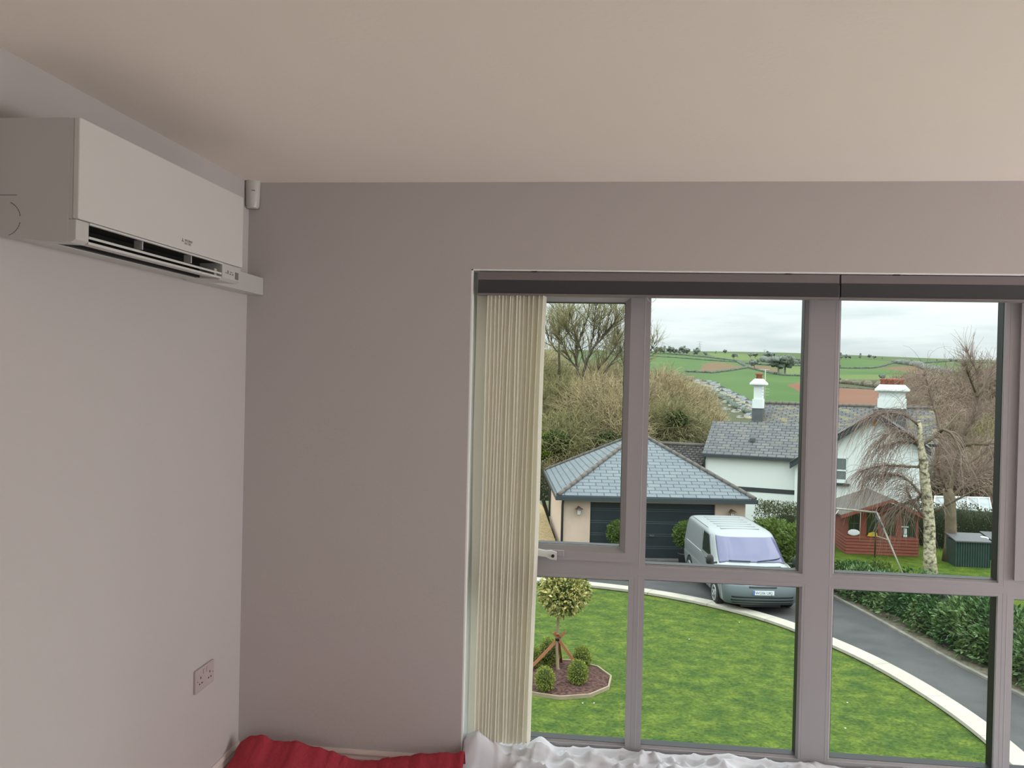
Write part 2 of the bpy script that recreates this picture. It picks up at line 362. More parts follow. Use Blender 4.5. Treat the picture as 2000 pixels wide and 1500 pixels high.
def empty(name, loc=(0, 0, 0), rz=0, **kw):
    o = D.objects.new(name, None); C.objects.link(o); o.location = loc; o.rotation_euler = (0, 0, rz); o.empty_display_size = .1
    return tag(o, **kw)
def copy_tree(o, parent=None):
    c = o.copy(); C.objects.link(c)
    if parent: c.parent = parent
    for ch in [x for x in D.objects if x.parent == o]: copy_tree(ch, c)
    return c
def ringframe(mb, x0, x1, z0, z1, prof, mi=0):
    # mitred frame: prof = closed list of (inset, y); inset grows towards the inside of the rectangle
    n = len(prof); b_ = len(mb.v)
    for (cx, cz, sx, sz) in ((x0, z0, 1, 1), (x1, z0, -1, 1), (x1, z1, -1, -1), (x0, z1, 1, -1)):
        for ins, y in prof: mb.v.append((cx + sx * ins, y, cz + sz * ins))
    for c_ in range(4):
        d = (c_ + 1) % 4
        for i in range(n):
            j = (i + 1) % n
            mb.f.append((b_ + c_ * n + i, b_ + d * n + i, b_ + d * n + j, b_ + c_ * n + j)); mb.m.append(mi); mb.sm.append(False)
def local(root, pts):     # world -> root local
    mi = (Matrix.Translation(root.location) @ Matrix.Rotation(root.rotation_euler.z, 4, 'Z')).inverted()
    return [mi @ Vector(p) for p in pts]
# ================================================================== ROOM
LW, WY, CZ = -1.486, 3.41, 2.40      # left wall x, window wall y, ceiling z
RX, BY = 5.0, -6.0
OX0, OX1, OZ0, OZ1 = -0.555, 2.62, 0.085, 2.055   # window opening
def struct(name, mb, m, **kw):
    o = mb.build(name, m, **kw); o['kind'] = 'structure'; return o
struct('floor', MB().box(LW - .12, RX + .12, BY - .12, WY + .3, -.15, 0), MT['carpet'])
struct('ceiling', MB().box(LW - .12, RX + .12, BY - .12, WY + .3, CZ, CZ + .15), MT['ceil'])
struct('wall_left', MB().box(LW - .12, LW, BY - .12, WY + .3, 0, CZ), MT['wall'])
w = MB(); w.box(LW, OX0, WY, WY + .3, 0, CZ); w.box(OX1, RX + .12, WY, WY + .3, 0, CZ); w.box(OX0, OX1, WY, WY + .3, OZ1, CZ); w.box(OX0, OX1, WY, WY + .3, 0, OZ0 - .03)
struct('wall_front', w, MT['wall'])
w = MB(); w.box(RX, RX + .12, BY, .95, 0, CZ); w.box(RX, RX + .12, 3.25, WY, 0, CZ); w.box(RX, RX + .12, .95, 3.25, 0, .12); w.box(RX, RX + .12, .95, 3.25, 2.1, CZ)
struct('wall_right', w, MT['wall'])
w = MB(); w.box(LW, -.45, BY - .12, BY, 0, CZ); w.box(2.25, RX, BY - .12, BY, 0, CZ); w.box(-.45, 2.25, BY - .12, BY, 0, .35); w.box(-.45, 2.25, BY - .12, BY, 2.3, CZ)
struct('wall_back', w, MT['wall'])
# reveal lining (bright painted boards inside the opening)
w = MB(); w.box(OX0, OX0 + .006, WY + .001, WY + .15, OZ0, OZ1); w.box(OX0, OX1, WY + .001, WY + .15, OZ1 - .006, OZ1 - .0005); w.box(OX0 - .0, OX1, WY - .02, WY + .15, OZ0 - .03, OZ0)
struct('trim_1', w, MT['reveal'])
def skirting(name, a, b_, nrm):
    a, b_, nrm = Vector(a), Vector(b_), Vector(nrm); mb = MB()
    prof = [(0, 0), (.018, 0), (.018, .068), (.013, .078), (.013, .086), (.006, .1), (0, .1)]
    mb.prism([a + nrm * x + Vector((0, 0, z)) for x, z in prof], b_ - a); struct(name, mb, MT['skirt'])
skirting('baseboard_left', (LW, BY, 0), (LW, WY, 0), (1, 0, 0))
skirting('baseboard_front', (LW + .018, WY, 0), (OX0 - .0, WY, 0), (0, -1, 0))

# ---- window 1
FY = 3.56
def Z(z): return z + EYE
win = empty('window_1', (1.0, FY, OZ0), kind='structure')
def bw(mb, name, m, **kw):
    for i, p in enumerate(mb.v): mb.v[i] = (p[0] - 1.0, p[1] - FY, p[2] - OZ0)
    return mb.build(name, m, win, **kw)
panes = [  # glass openings  (x0,x1,z0,z1, sash?)
    (-.45, .060, -.700, .322, 1), (-.50, .104, -1.50, -.829, 0),
    (.160, .775, -.757, .375, 0), (.160, .780, -1.50, -.822, 0),
    (.913, 1.530, -.757, .375, 0), (.913, 1.530, -1.50, -.822, 0),
    (1.64, 2.50, -.700, .322, 1), (1.585, 2.54, -1.50, -.829, 0)]
BEAD = .022
fr_ = MB()
# flat bars between the bead rings: computed as grid cells
BK = [0]
def bar(x0, x1, z0, z1): BK[0] += 1; fr_.box(max(OX0 + .006, x0 - .014), min(OX1, x1 + .014), FY + .0003 + .00004 * BK[0], FY + .07, Z(z0 - .014), Z(z1 + .014))
zt, zb = .425, -1.56
bar(OX0 + .006, -.50 - BEAD, zb, zt)                 # left jamb

bar(-.522, 2.562, zb, -1.50 - BEAD); bar(-.522, 2.562, .375 + BEAD, zt)
M1a, M1b = .104 + BEAD - .004, .160 - BEAD + .004
bar(.104 + BEAD - .012, .160 - BEAD + .012, -1.522, .397)
bar(.780 + BEAD, .913 - BEAD, -1.522, .397)
bar(1.530 + BEAD - .008, 1.585 - BEAD + .012, -1.522, .397)
bar(2.54 + BEAD, OX1, zb, zt)
bar(.16, .78, -.822 + BEAD - .001, -.757 - BEAD + .001)
bar(.913, 1.53, -.822 + BEAD - .001, -.757 - BEAD + .001)
bar(-.522, .126, -.829 + BEAD - .001, -.74); bar(1.563, 2.562, -.829 + BEAD - .001, -.74)
bw(fr_, 'window_frame', MT['upvc'])
for i, (x0, x1, z0, z1, sash) in enumerate(panes):
    ring = MB(); B_ = BEAD
    if sash:   # opening casement stands proud of the frame
        prof = [(0, FY - .014), (.036, FY - .014), (.058, FY + .008), (.058, FY + .05), (0, FY + .05)]
        ringframe(ring, x0 - .058, x1 + .058, Z(z0 - .048), Z(z1 + .048), [(a * .83 if False else a, b_) for a, b_ in prof])
        s_ = bw(ring, 'sash', MT['upvc'])
    else:
        ringframe(ring, x0 - B_, x1 + B_, Z(z0 - B_), Z(z1 + B_), [(0, FY), (.004, FY), (B_, FY + .016), (B_, FY + .06), (0, FY + .06)])
        s_ = bw(ring, 'glazing_bead', MT['upvc'])
    gk = MB(); zz0, zz1 = (z0 + .010, z1 - .010) if sash else (z0, z1)
    ringframe(gk, x0 - .002, x1 + .002, Z(zz0 - .002), Z(zz1 + .002), [(0, FY + .0165), (.0035, FY + .0165), (.0035, FY + .068), (0, FY + .068)])
    bw(gk, 'gasket', MT['rubber'])
    gs = MB(); gs.box(x0, x1, FY + .060, FY + .064, Z(z0), Z(z1)); bw(gs, 'glass_pane', MT['glass'])
# casement handle
hm = MB(); hx, hz_ = -.215, Z(-.722)
h1 = MB(); h1.box(hx - .055, hx + .05, FY - .026, FY - .014, hz_ - .012, hz_ + .014)
bw(h1, 'handle_base', MT['upvc'], bevel=.004)
h2 = MB()
prof_ = []
for k in range(9):
    q = k / 8; xx = hx - .16 + .18 * q; wz = .008 + .006 * sin(q * pi) + (.008 if q > .75 else 0); zc = hz_ + .012 - .02 * q * q
    prof_.append([(xx, FY - .045 - .006 * sin(q * pi), zc - wz), (xx, FY - .045 - .006 * sin(q * pi), zc + wz), (xx, FY - .03, zc + wz), (xx, FY - .03, zc - wz)])
h2.grid(prof_, close=True); h2.face(prof_[-1]); h2.face(prof_[0])
bw(h2, 'window_handle', MT['acw'], bevel=.002)
h3 = MB(); h3.lathe([(.0001, FY - .055), (.0065, FY - .055), (.0065, FY - .03)], (hx + .005, 0, hz_ - .006), 14, 'y'); bw(h3, 'lock_button', MT['rubber'])

# ---- frames of the assumed, unseen windows added for the fill lamps
for nm, bx_ in (('assumed_window_right', ((RX + .1, RX + .14, .95, 3.25, .12, 2.1), 'x')), ('assumed_window_back', ((-.45, 2.25, BY - .08, BY - .04, .35, 2.3), 'y'))):
    (x0, x1, y0, y1, z0, z1), ax = bx_; mb = MB(); t_ = .06
    mb.box(x0, x1, y0, y1, z0, z0 + t_); mb.box(x0, x1, y0, y1, z1 - t_, z1)
    if ax == 'x':
        for yy in (y0, (y0 + y1) / 2 - t_ / 2, y1 - t_): mb.box(x0, x1, yy, yy + t_, z0 + t_, z1 - t_)
    else:
        for xx in (x0, (x0 + x1) / 2 - t_ / 2, x1 - t_): mb.box(xx, xx + t_, y0, y1, z0 + t_, z1 - t_)
    struct(nm, mb, MT['upvc'])

# ---- vertical blinds
def blind(x0, x1, label, clips):
    b0 = empty('vertical_blind', ((x0 + x1) / 2, WY + .05, Z(.42)), label=label, cat='blind')
    def put(mb, name, m, **kw):
        for i, p in enumerate(mb.v): mb.v[i] = tuple(Vector(p) - b0.location)
        return mb.build(name, m, b0, **kw)
    put(MB().box(x0, x1, WY + .012, WY + .06, Z(.382), Z(.4165)), 'headrail', MT['headrail'], bevel=.002)
    mb = MB(); mb.box(x0 + .001, x1 - .001, WY + .010, WY + .035, Z(.330), Z(.382)); put(mb, 'fascia', MT['fascia'])
    put(MB().box(x0 - .003, x1, WY + .008, WY + .065, Z(.3225), Z(.330)), 'lower_lip', MT['headrail'], bevel=.001)
    for c_ in clips:
        mb = MB(); mb.box(c_ - .011, c_ + .011, WY + .005, WY + .03, Z(.4165), Z(.421)); put(mb, 'bracket_clip', MT['dark'])
    return b0, put
bl, put = blind(-.530, .866, 'long grey blind headrail with cream vanes stacked at its left end', [-.305, .675])
# stacked vanes at the left
def vane(x, dx_b, ang, w_=.089, slump=0, y=WY + .052, z0=-1.475, mname='vane'):
    rows = []; n = 24
    for k in range(n + 1):
        q = k / n; z = .325 + (z0 - .325) * q
        wob = .002 * sin(q * 9 + x * 60)
        xc = x + dx_b * q + wob
        pr = []
        for j in range(7):
            s_ = (j / 6 - .5) * w_; cu = .005 * (1 - (j / 3 - 1) ** 2)
            pr.append((xc + s_ * cos(ang) + cu * sin(ang), y + s_ * sin(ang) - cu * cos(ang), Z(z)))
        rows.append(pr)
    return MB().grid(rows)
for k in range(15):
    x = -.462 + k * .0142 + rnd.uniform(-.001, .001)
    o = put(vane(x, -.016 + .0 * k - .0005 * k, pi / 2 - (.62 if k < 11 else .62 - .13 * (k - 10)) + rnd.uniform(-.07, .07), y=WY + .056), 'vane', MT['vane'])
o = put(vane(-.497, .006, .28, y=WY + .06), 'vane', MT['vane'])
mb = MB(); 
for k in range(2): 
    mb.tube([(-.27 + .004 * k, WY + .045, Z(.325)), (-.272, WY + .045, Z(-.2)), (-.276, WY + .045, Z(-.9))], .001, 5)
bl2, put2 = blind(.872, 2.60, 'grey blind headrail right of the joint, running out of frame', [1.075])
# small clear loop under the headrail
lc = P(1273, 584, WY + .03); rg = []
for k in range(29):
    a = pi * 2 * k / 28; rg.append(lc + Vector((.0165 * cos(a), 0, .0165 * sin(a) * 1.1 + .006)))
mb = MB(); mb.tube([p - lc for p in rg], .0014, 6, cap=False); mb.box(-.004, .012, -.002, .002, .012, .024)
tag(mb.build('blind_cord_loop', MT['clear'], loc=lc), 'small clear plastic cord loop hanging below the blind headrail', 'cord loop')

# ---- air conditioner
AX = -1.268; AY0, AY1 = 1.938, 2.868; AZT, AZB = Z(.594), Z(.300)
ac = empty('air_conditioner', (LW, (AY0 + AY1) / 2, AZB), label='white wall mounted air conditioner with open louvre on left wall', cat='air conditioner')
def pa(mb, name, m, **kw):
    par = kw.pop('par', ac)
    for i, p in enumerate(mb.v): mb.v[i] = tuple(Vector(p) - ac.location)
    return mb.build(name, m, par, **kw)
mb = MB(); mb.box(LW + .002, AX - .016, AY0, AY1, Z(.352), AZT)
mb.prism([(LW + .002, AY0, AZB + .012), (AX - .1, AY0, AZB), (AX - .1, AY0, Z(.352)), (LW + .002, AY0, Z(.352))], (0, AY1 - AY0, 0))
OY0, OY1 = AY0 + .052, AY1 - .142          # louvre opening
for a, b_ in ((AY0, OY0), (OY1, AY1 - .002)):
    mb.prism([(AX - .1, a, AZB), (AX - .020, a, AZB - .004), (AX - .006, a, AZB + .004), (AX - .006, a, Z(.352)), (AX - .1, a, Z(.352))], (0, b_ - a, 0))
pa(mb, 'casing', MT['acside'], bevel=.002)
pa(MB().box(AX - .0158, AX, AY0 - .0005, AY1 - .001, Z(.353), AZT + .001), 'front_panel', MT['acw'], bevel=.003)
pa(MB().box(AX - .0995, AX - .085, OY0, OY1, AZB + .002, Z(.352)), 'outlet_cavity', MT['dark'])
mb = MB(); mb.box(AX - .084, AX - .012, OY0 + .001, OY1 - .001, Z(.350), Z(.3518)); pa(mb, 'outlet_ceiling', MT['dark'])
mb = MB(); mb.box(AX - .012, AX - .004, OY0, OY1, Z(.3465), Z(.3515)); pa(mb, 'outlet_lip', MT['acw'])
def louvre(xc, zc, w_, tilt):
    pts = [(xc - w_ / 2 * cos(tilt), OY0 + .003, zc - w_ / 2 * sin(tilt)), (xc + w_ / 2 * cos(tilt), OY0 + .003, zc + w_ / 2 * sin(tilt))]
    n_ = Vector((-sin(tilt), 0, cos(tilt))) * .003
    return MB().prism([Vector(pts[0]) - n_, Vector(pts[1]) - n_, Vector(pts[1]) + n_, Vector(pts[0]) + n_], (0, OY1 - OY0 - .006, 0))
lv = pa(louvre(AX - .032, Z(.322), .05, -.25), 'louvre', MT['acw'])
lv2 = pa(louvre(AX - .040, Z(.3065), .062, -.12), 'louvre', MT['acw'])
for yy in (OY0 + .26, OY0 + .54):
    pa(MB().box(AX - .040, AX - .016, yy, yy + .005, Z(.325), Z(.351)), 'divider', MT['acside'])
pa(MB().box(AX - .06, AX - .02, OY1 - .03, OY1 - .012, Z(.305), Z(.33)), 'louvre_motor', MT['acside'])
pa(MB().prism([(LW + .003, AY0 - .002, AZB + .010), (AX - .026, AY0 - .002, AZB - .003), (AX - .026, AY0 - .002, AZT), (LW + .003, AY0 - .002, AZT)], (0, .0025, 0)), 'side_cheek', MT['acside'])
pa(MB().box(LW + .01, LW + .06, AY0 - .0028, AY0 - .002, Z(.408), Z(.4095)), 'cheek_seam', MT['mark'])   # seams on the side cheek
mb = MB()
for k in range(7):
    for a0 in (.15, -1.25):
        a = a0 + k * .15; a2 = a + .13; r_ = .042; cx, cz = LW + .028, Z(.352)
        mb.tube([(cx + r_ * cos(a), AY0 - .0022, cz + r_ * sin(a)), (cx + r_ * cos(a2), AY0 - .0022, cz + r_ * sin(a2))], .0009, 4)
pa(mb, 'pipe_knockout', MT['mark']); 
# maker's mark: three small diamonds over a bar, with two words beside it
def txt(s, size, loc, rot, m, parent, name, sx=1.0, ext=.0002, align='LEFT'):
    cu = D.curves.new(name, 'FONT'); cu.body = s; cu.size = size; cu.extrude = ext; cu.align_x = align; cu.resolution_u = 2
    tmp = D.objects.new(name, cu); C.objects.link(tmp)
    dg = bpy.context.evaluated_depsgraph_get(); me = D.meshes.new_from_object(tmp.evaluated_get(dg)); D.objects.remove(tmp, do_unlink=True)
    me.materials.clear(); me.materials.append(m)
    o = D.objects.new(name, me); C.objects.link(o); o.parent = parent; o.location = loc; o.rotation_euler = rot; o.scale = (sx, 1, 1); return o
ty = (AX + .0008)
ly, lz = AY0 + .4455 + .06, Z(.372)
def rel(p): return tuple(Vector(p) - ac.location)
mb = MB(); s_ = .0075
for a in (pi / 2, pi / 2 + 2 * pi / 3, pi / 2 - 2 * pi / 3):
    d1 = Vector((0, cos(a), sin(a))) * s_; d2 = Vector((0, cos(a + .52), sin(a + .52))) * s_ * .58; d3 = Vector((0, cos(a - .52), sin(a - .52))) * s_ * .58
    o_ = Vector((AX + .0002, ly, lz + .009)); mb.prism([o_, o_ + d2, o_ + d1, o_ + d3], (.0004, 0, 0))
pa(mb, 'maker_emblem', MT['mark'])
txt('MITSUBISHI', .0095, rel((AX + .0003, ly + .012, lz + .0085)), (pi / 2, 0, pi / 2), MT['mark'], ac, 'maker_name')
txt('ELECTRIC', .0095, rel((AX + .0003, ly + .012, lz)), (pi / 2, 0, pi / 2), MT['mark'], ac, 'maker_name')
# indicator area
mb = MB(); cy_ = OY1 + .02
mb.box(AX - .0058, AX - .0048, cy_, cy_ + .012, Z(.321), Z(.323)); mb.box(AX - .0058, AX - .0048, cy_ + .017, cy_ + .023, Z(.32), Z(.332))
mb.box(AX - .0058, AX - .0048, cy_ + .036, cy_ + .056, Z(.327), Z(.329)); mb.box(AX - .0058, AX - .0048, cy_ + .034, cy_ + .042, Z(.319), Z(.323)); mb.box(AX - .0058, AX - .0048, cy_ + .052, cy_ + .06, Z(.319), Z(.323))
pa(mb, 'indicator_marks', MT['mark'])
pa(MB().box(AX - .0058, AX - .0045, cy_ + .076, cy_ + .100, Z(.308), Z(.332)), 'signal_window', MT['mark'])
pa(MB().box(LW + .004, AX - .09, AY1 - .0, AY1 + .002, Z(.36), Z(.50)), 'end_cheek', MT['acside'])

# pipe trunking from unit to window wall
tp = P(515, 543, WY); bt = P(515, 577, WY)
mb = MB(); mb.prism([(LW, AY1 + .002, bt.z), (tp.x, AY1 + .002, bt.z), (tp.x, AY1 + .002, tp.z), (LW, AY1 + .002, tp.z)], (0, WY - AY1 - .003, 0))
o = mb.build('pipe_trunking', MT['acside'], bevel=.003); tag(o, 'short white pipe trunking between air conditioner and window wall', 'trunking')

# alarm sensor in the top corner
pir = empty('alarm_sensor', (LW + .028, WY - .028, Z(.66)), rz=.45, label='small white motion sensor in the corner under the ceiling', cat='alarm sensor')
rows = []
for k in range(11):
    q = k / 10; zz = .118 * q; bul = .014 * sin(pi * (.25 + .6 * q)); tw = .031 - .004 * (1 - q) - (.006 if k in (0,) else 0) - (.003 if k == 10 else 0)
    rows.append([(tw * sin(a), .018 - (.030 + bul) * cos(a) ** .7 if cos(a) > 0 else .018, zz) for a in [(-1 + 2 * j / 12) * pi / 2 * .98 for j in range(13)]])
mb = MB(); mb.grid(rows); mb.face(rows[0]); mb.face(rows[-1]); mb.build('sensor_housing', MT['acw'], pir)
mb = MB(); mb.box(-.034, .034, .0185, .026, -.001, .119); mb.build('back_plate', MT['headrail'], pir)
mb = MB(); mb.box(-.007, .007, -.0272, -.024, .066, .069); mb.build('sensor_eye', MT['mark'], pir)
mb = MB(); mb.box(-.007, .007, -.0222, -.018, .012, .0135); mb.build('maker_strip', MT['mark'], pir)

# double socket
a1 = P(376, 1312, WY); 
def onleft(u, v): d = ray(u, v); d = d * (LW / d.x); return d.y, d.z + EYE
y0, z1 = onleft(376, 1313); y1, z0 = onleft(415, 1329)
sk = empty('wall_socket', (LW, (y0 + y1) / 2, (z0 + z1) / 2), label='white double power socket low on the left wall', cat='power socket')
hw, hh = .074, .043
MB().box(0, .010, -hw, hw, -hh, hh).build('faceplate', MT['socket'], sk, bevel=.003)
for sgn in (-1, 1):
    c_ = sgn * .036
    mb = MB(); mb.box(.0095, .0112, c_ - .002, c_ + .002, .004, .012); mb.box(.0095, .0112, c_ - .013, c_ - .006, -.015, -.011); mb.box(.0095, .0112, c_ + .006, c_ + .013, -.015, -.011)
    mb.build('pin_holes', MT['dark'], sk)
    MB().box(.0095, .0128, c_ * .35 - .006 + sgn * .0, c_ * .35 + .006, .016, .034).build('rocker_switch', MT['socket'], sk, bevel=.001)
    MB().box(.0095, .0112, c_ * 1.7 - .002, c_ * 1.7 + .002, -.002, .002).build('screw', MT['mark'], sk)

# red cloth along the skirting
top = [(452, 1478), (470, 1450), (490, 1438), (515, 1438), (530, 1447), (560, 1451), (580, 1449), (610, 1460), (650, 1470), (690, 1487), (740, 1490), (790, 1482), (840, 1473), (905, 1470)]
def crest(x):
    best = None
    for (u0, v0), (u1, v1) in zip(top, top[1:]):
        p0, p1 = P(u0, v0, WY - .09), P(u1, v1, WY - .09)
        if p0.x <= x <= p1.x: q = (x - p0.x) / (p1.x - p0.x); return p0.z + (p1.z - p0.z) * q + .007 * noise.noise(Vector((x * 22, 0, 0))) + .004 * noise.noise(Vector((x * 60, 0, 0)))
    return P(*top[0], WY - .09).z if x < 0 and x < P(*top[0], WY - .09).x else P(*top[-1], WY - .09).z
rows = []
xs = [-1.452 + k * (OX0 + .03 + 1.452) / 120 for k in range(121)]
for j in range(46):
    q = j / 45; row = []
    for x in xs:
        cz = max(.02, crest(x)); yb = WY - .035
        if j < 6: y = yb - .055 * (j / 6); z = .006 + (cz - .006) * sin(j / 6 * pi / 2) ** .8
        else:
            s_ = (j - 6) / 39; y = yb - .055 - .75 * s_; z = .008 + (cz - .008) * max(0, 1 - s_ * 3.2) ** 1.6 + .022 * max(0, 1 - abs(noise.noise(Vector((x * 4 + y * 3, y * 4, 1)))) * 3) * min(1, s_ * 6) + .02 * max(0, noise.noise(Vector((x * 3.1, y * 3, 5))))
        row.append((x + .012 * noise.noise(Vector((y * 8, x * 2, 3))), y, z + .004))
    rows.append(row)
o = MB().grid(rows).build('red_cloth', MT['red']); tag(o, 'crumpled red cloth on the floor along the skirting', 'cloth')

# white dust sheet over the sill
rows = []
def ridg(p, f): return 1 - abs(noise.noise(Vector(p) * f)) * 2.2
NX, NY = 340, 70
for j in range(NY + 1):
    q = j / NY; row = []
    for k in range(NX + 1):
        x = OX0 + .012 + (2.58 - OX0 - .012) * k / NX; y = WY + .138 - .80 * q
        base = OZ0 + .006 if y > WY - .01 else max(.012, OZ0 + .006 - (WY - .01 - y) * .9)
        wr = .026 * max(0, ridg((x * 1.0 + y * 1.6, y * 1.9 - x * .5, 2), 3.4)) ** 3 + .022 * max(0, ridg((x * 1.2 - y + 3, y * 2.4 + x * .7, 7), 6.5)) ** 4 + .013 * (1 - min(1, abs(noise.noise(Vector((x * 4 + y * 5, y * 7 - x * 2.2, 9)))) * 7)) + .009 * (1 - min(1, abs(noise.noise(Vector((x * 9 - y * 4, y * 6 + x * 5, 3)))) * 6)) + .004 * noise.noise(Vector((x * 12, y * 14, 1)))
        edge = .045 * max(0, 1 - abs(y - (WY + .13)) / .05) * (.4 + .6 * max(0, noise.noise(Vector((x * 3.3, 0, 4))) + .5)) if x < 1.2 else 0
        lump = .085 * math.exp(-((x + .50) / .10) ** 2 - ((y - WY - .03) / .07) ** 2) + .055 * math.exp(-((x + .24) / .04) ** 2 - ((y - WY - .09) / .06) ** 2)
        row.append((x, y, max(base + wr * (1 if q > .05 else .4) + edge * .6 + lump, base)))
    rows.append(row)
o = MB().grid(rows).build('dust_sheet', MT['sheet'], solid=.0012); tag(o, 'crumpled white dust sheet spread over the window sill', 'dust sheet')
# ================================================================== OUTSIDE
GZ = -4.17                       # drive level
def ground(x, y):                # height of the natural ground
    if y < 31: z = GZ
    elif y < 41: z = GZ - 2.2 * (y - 31) / 10
    elif y < 150: z = GZ - 2.2 - 8.0 * (y - 41) / 109
    else: z = -14.37 + (y - 150) * .0515 if y < 1200 else 39.7 - (y - 1200) * .01
    if y > 150:
        q = min(1, (y - 150) / 300)
        z += q * (3.2 * sin(x * .006 + 1.0) + 1.6 * sin(x * .013 + y * .004))* .6
    return z
# hillside with its fields (surveyed field corners, projected on the slope once)
def hill_hit(u, v):
    d = ray(u, v); lo, hi = 150.0, 1200.0
    for _ in range(60):
        y = (lo + hi) / 2; p = d * (y / d.y)
        if p.z + EYE > ground(p.x, y): lo, hi = (y, hi) if True else (lo, hi)
        else: lo, hi = lo, y
        # ray starts above the slope and meets it further out
    return None
def hill_hit(u, v):
    d = ray(u, v); y = 60.0
    while y < 1195:
        p = d * (y / d.y)
        if p.z + EYE <= ground(p.x, y): return (p.x, y)
        y += 3 + y * .004
    p = d * (1190 / d.y); return (p.x, 1190)
FIELDS = [
    ('f_green', [(1262, 690), (1300, 691), (1380, 698), (1442, 706), (1460, 719), (1430, 712), (1380, 704), (1262, 695)]),
    ('f_green', [(1262, 695), (1380, 704), (1395, 707), (1372, 712), (1366, 727), (1262, 718)]),
    ('f_brown', [(1395, 707), (1440, 708), (1458, 719), (1420, 725), (1385, 729), (1366, 727), (1372, 712)]),
    ('f_light', [(1380, 690), (1432, 690), (1500, 697), (1492, 706), (1440, 704), (1400, 698)]),
    ('f_brown', [(1463, 714), (1500, 716), (1522, 722), (1520, 732), (1494, 726), (1466, 720)]),
    ('f_green', [(1360, 733), (1400, 729), (1455, 721), (1492, 727), (1530, 734), (1600, 735), (1640, 741), (1640, 760), (1600, 745), (1568, 745), (1538, 752), (1568, 769), (1600, 775), (1600, 800), (1480, 800), (1440, 775), (1400, 757)]),
    ('f_light', [(1535, 716), (1600, 715), (1600, 733), (1530, 731)]),
    ('f_red', [(1538, 752), (1568, 745), (1640, 757), (1712, 761), (1722, 770), (1722, 805), (1600, 805), (1600, 776), (1568, 769)]),
    ('f_green', [(1600, 701), (1680, 701), (1748, 707), (1716, 717), (1690, 720), (1600, 717)]),
    ('f_green', [(1600, 720), (1690, 722), (1714, 720), (1775, 727), (1815, 732), (1740, 732), (1640, 732), (1600, 731)]),
    ('f_light', [(1600, 731), (1740, 732), (1815, 731), (1990, 738), (1990, 750), (1860, 745), (1740, 742), (1600, 742)]),
    ('f_brown', [(1713, 719), (1770, 715), (1792, 713), (1802, 722), (1815, 731), (1775, 727)]),
    ('f_green', [(1802, 711), (1860, 706), (1990, 711), (1990, 737), (1900, 735), (1860, 732), (1824, 724)]),
    ('f_red', [(1768, 768), (1800, 772), (1830, 790), (1830, 812), (1768, 812)]),
    ('f_wood', [(1600, 742), (1740, 742), (1990, 750), (1990, 900), (1830, 900), (1830, 790), (1800, 772), (1712, 761), (1640, 757)]),
]
fw = [(m_, [hill_hit(*p) for p in poly]) for m_, poly in FIELDS]
def inpoly(x, y, poly):
    c_ = False; j = len(poly) - 1
    for i in range(len(poly)):
        if (poly[i][1] > y) != (poly[j][1] > y) and x < (poly[j][0] - poly[i][0]) * (y - poly[i][1]) / (poly[j][1] - poly[i][1]) + poly[i][0]: c_ = not c_
        j = i
    return c_
mb = MB(); fm = ['f_wood', 'hill', 'f_green', 'f_light', 'f_brown', 'f_red']
NA, NR = 420, 300
ys = [150 * (1400 / 150) ** (k / NR) for k in range(NR + 1)]
tA = [-.35 + 1.15 * k / NA for k in range(NA + 1)]
mb.v = [(t_ * y, y, ground(t_ * y, y)) for y in ys for t_ in tA]
for i in range(NR):
    ym = (ys[i] + ys[i + 1]) / 2
    for j in range(NA):
        xm = (tA[j] + tA[j + 1]) / 2 * ym; mi = 1 if ym > 420 else 0
        if 150 < ym < 1195:
            for m_, poly in fw:
                if inpoly(xm, ym, poly): mi = fm.index(m_); break
        a = i * (NA + 1) + j; mb.f.append((a, a + 1, a + NA + 2, a + NA + 1)); mb.m.append(mi); mb.sm.append(True)
struct('hillside', mb, [MT[k] for k in fm], recalc=False)
# near terrain: from the garden down into the valley
mb = MB(); ys2 = [31 + 119 * (k / 60) for k in range(61)]; base_ = len(mb.v)
mb.v = [(-60 + 200 * j / 60, y, ground(0, y) + (.3 * noise.noise(Vector((j * .4, y * .1, 0))) if y > 36 and y < 145 else 0)) for y in ys2 for j in range(61)]
for i in range(60):
    for j in range(60):
        a = i * 61 + j; mb.f.append((a, a + 1, a + 62, a + 61)); mb.m.append(0); mb.sm.append(True)
struct('valley_ground', mb, MT['scrub'])

# ---- drive, lawn, garden
def flat(name, poly, z, m, th=.08, **kw):
    mb = MB(); mb.prism([(x, y, z) for x, y in poly], (0, 0, -th)); return struct(name, mb, m)
flat('drive', [(-9, 3.9), (13, 3.9), (13, 31), (-9, 31)], GZ, MT['tarmac'], .3)
cop_top = [(1030, 1126), (1085, 1130), (1140, 1134), (1228, 1144), (1260, 1148), (1328, 1159), (1400, 1173.5), (1432, 1181), (1480, 1193), (1520, 1204), (1560, 1217), (1630, 1246), (1675, 1264), (1720, 1284), (1760, 1305.5), (1800, 1328), (1880, 1376), (1940, 1417), (2000, 1466), (2080, 1540)]
CT = GZ + .10
ct = [G(u, v, CT) for u, v in cop_top]
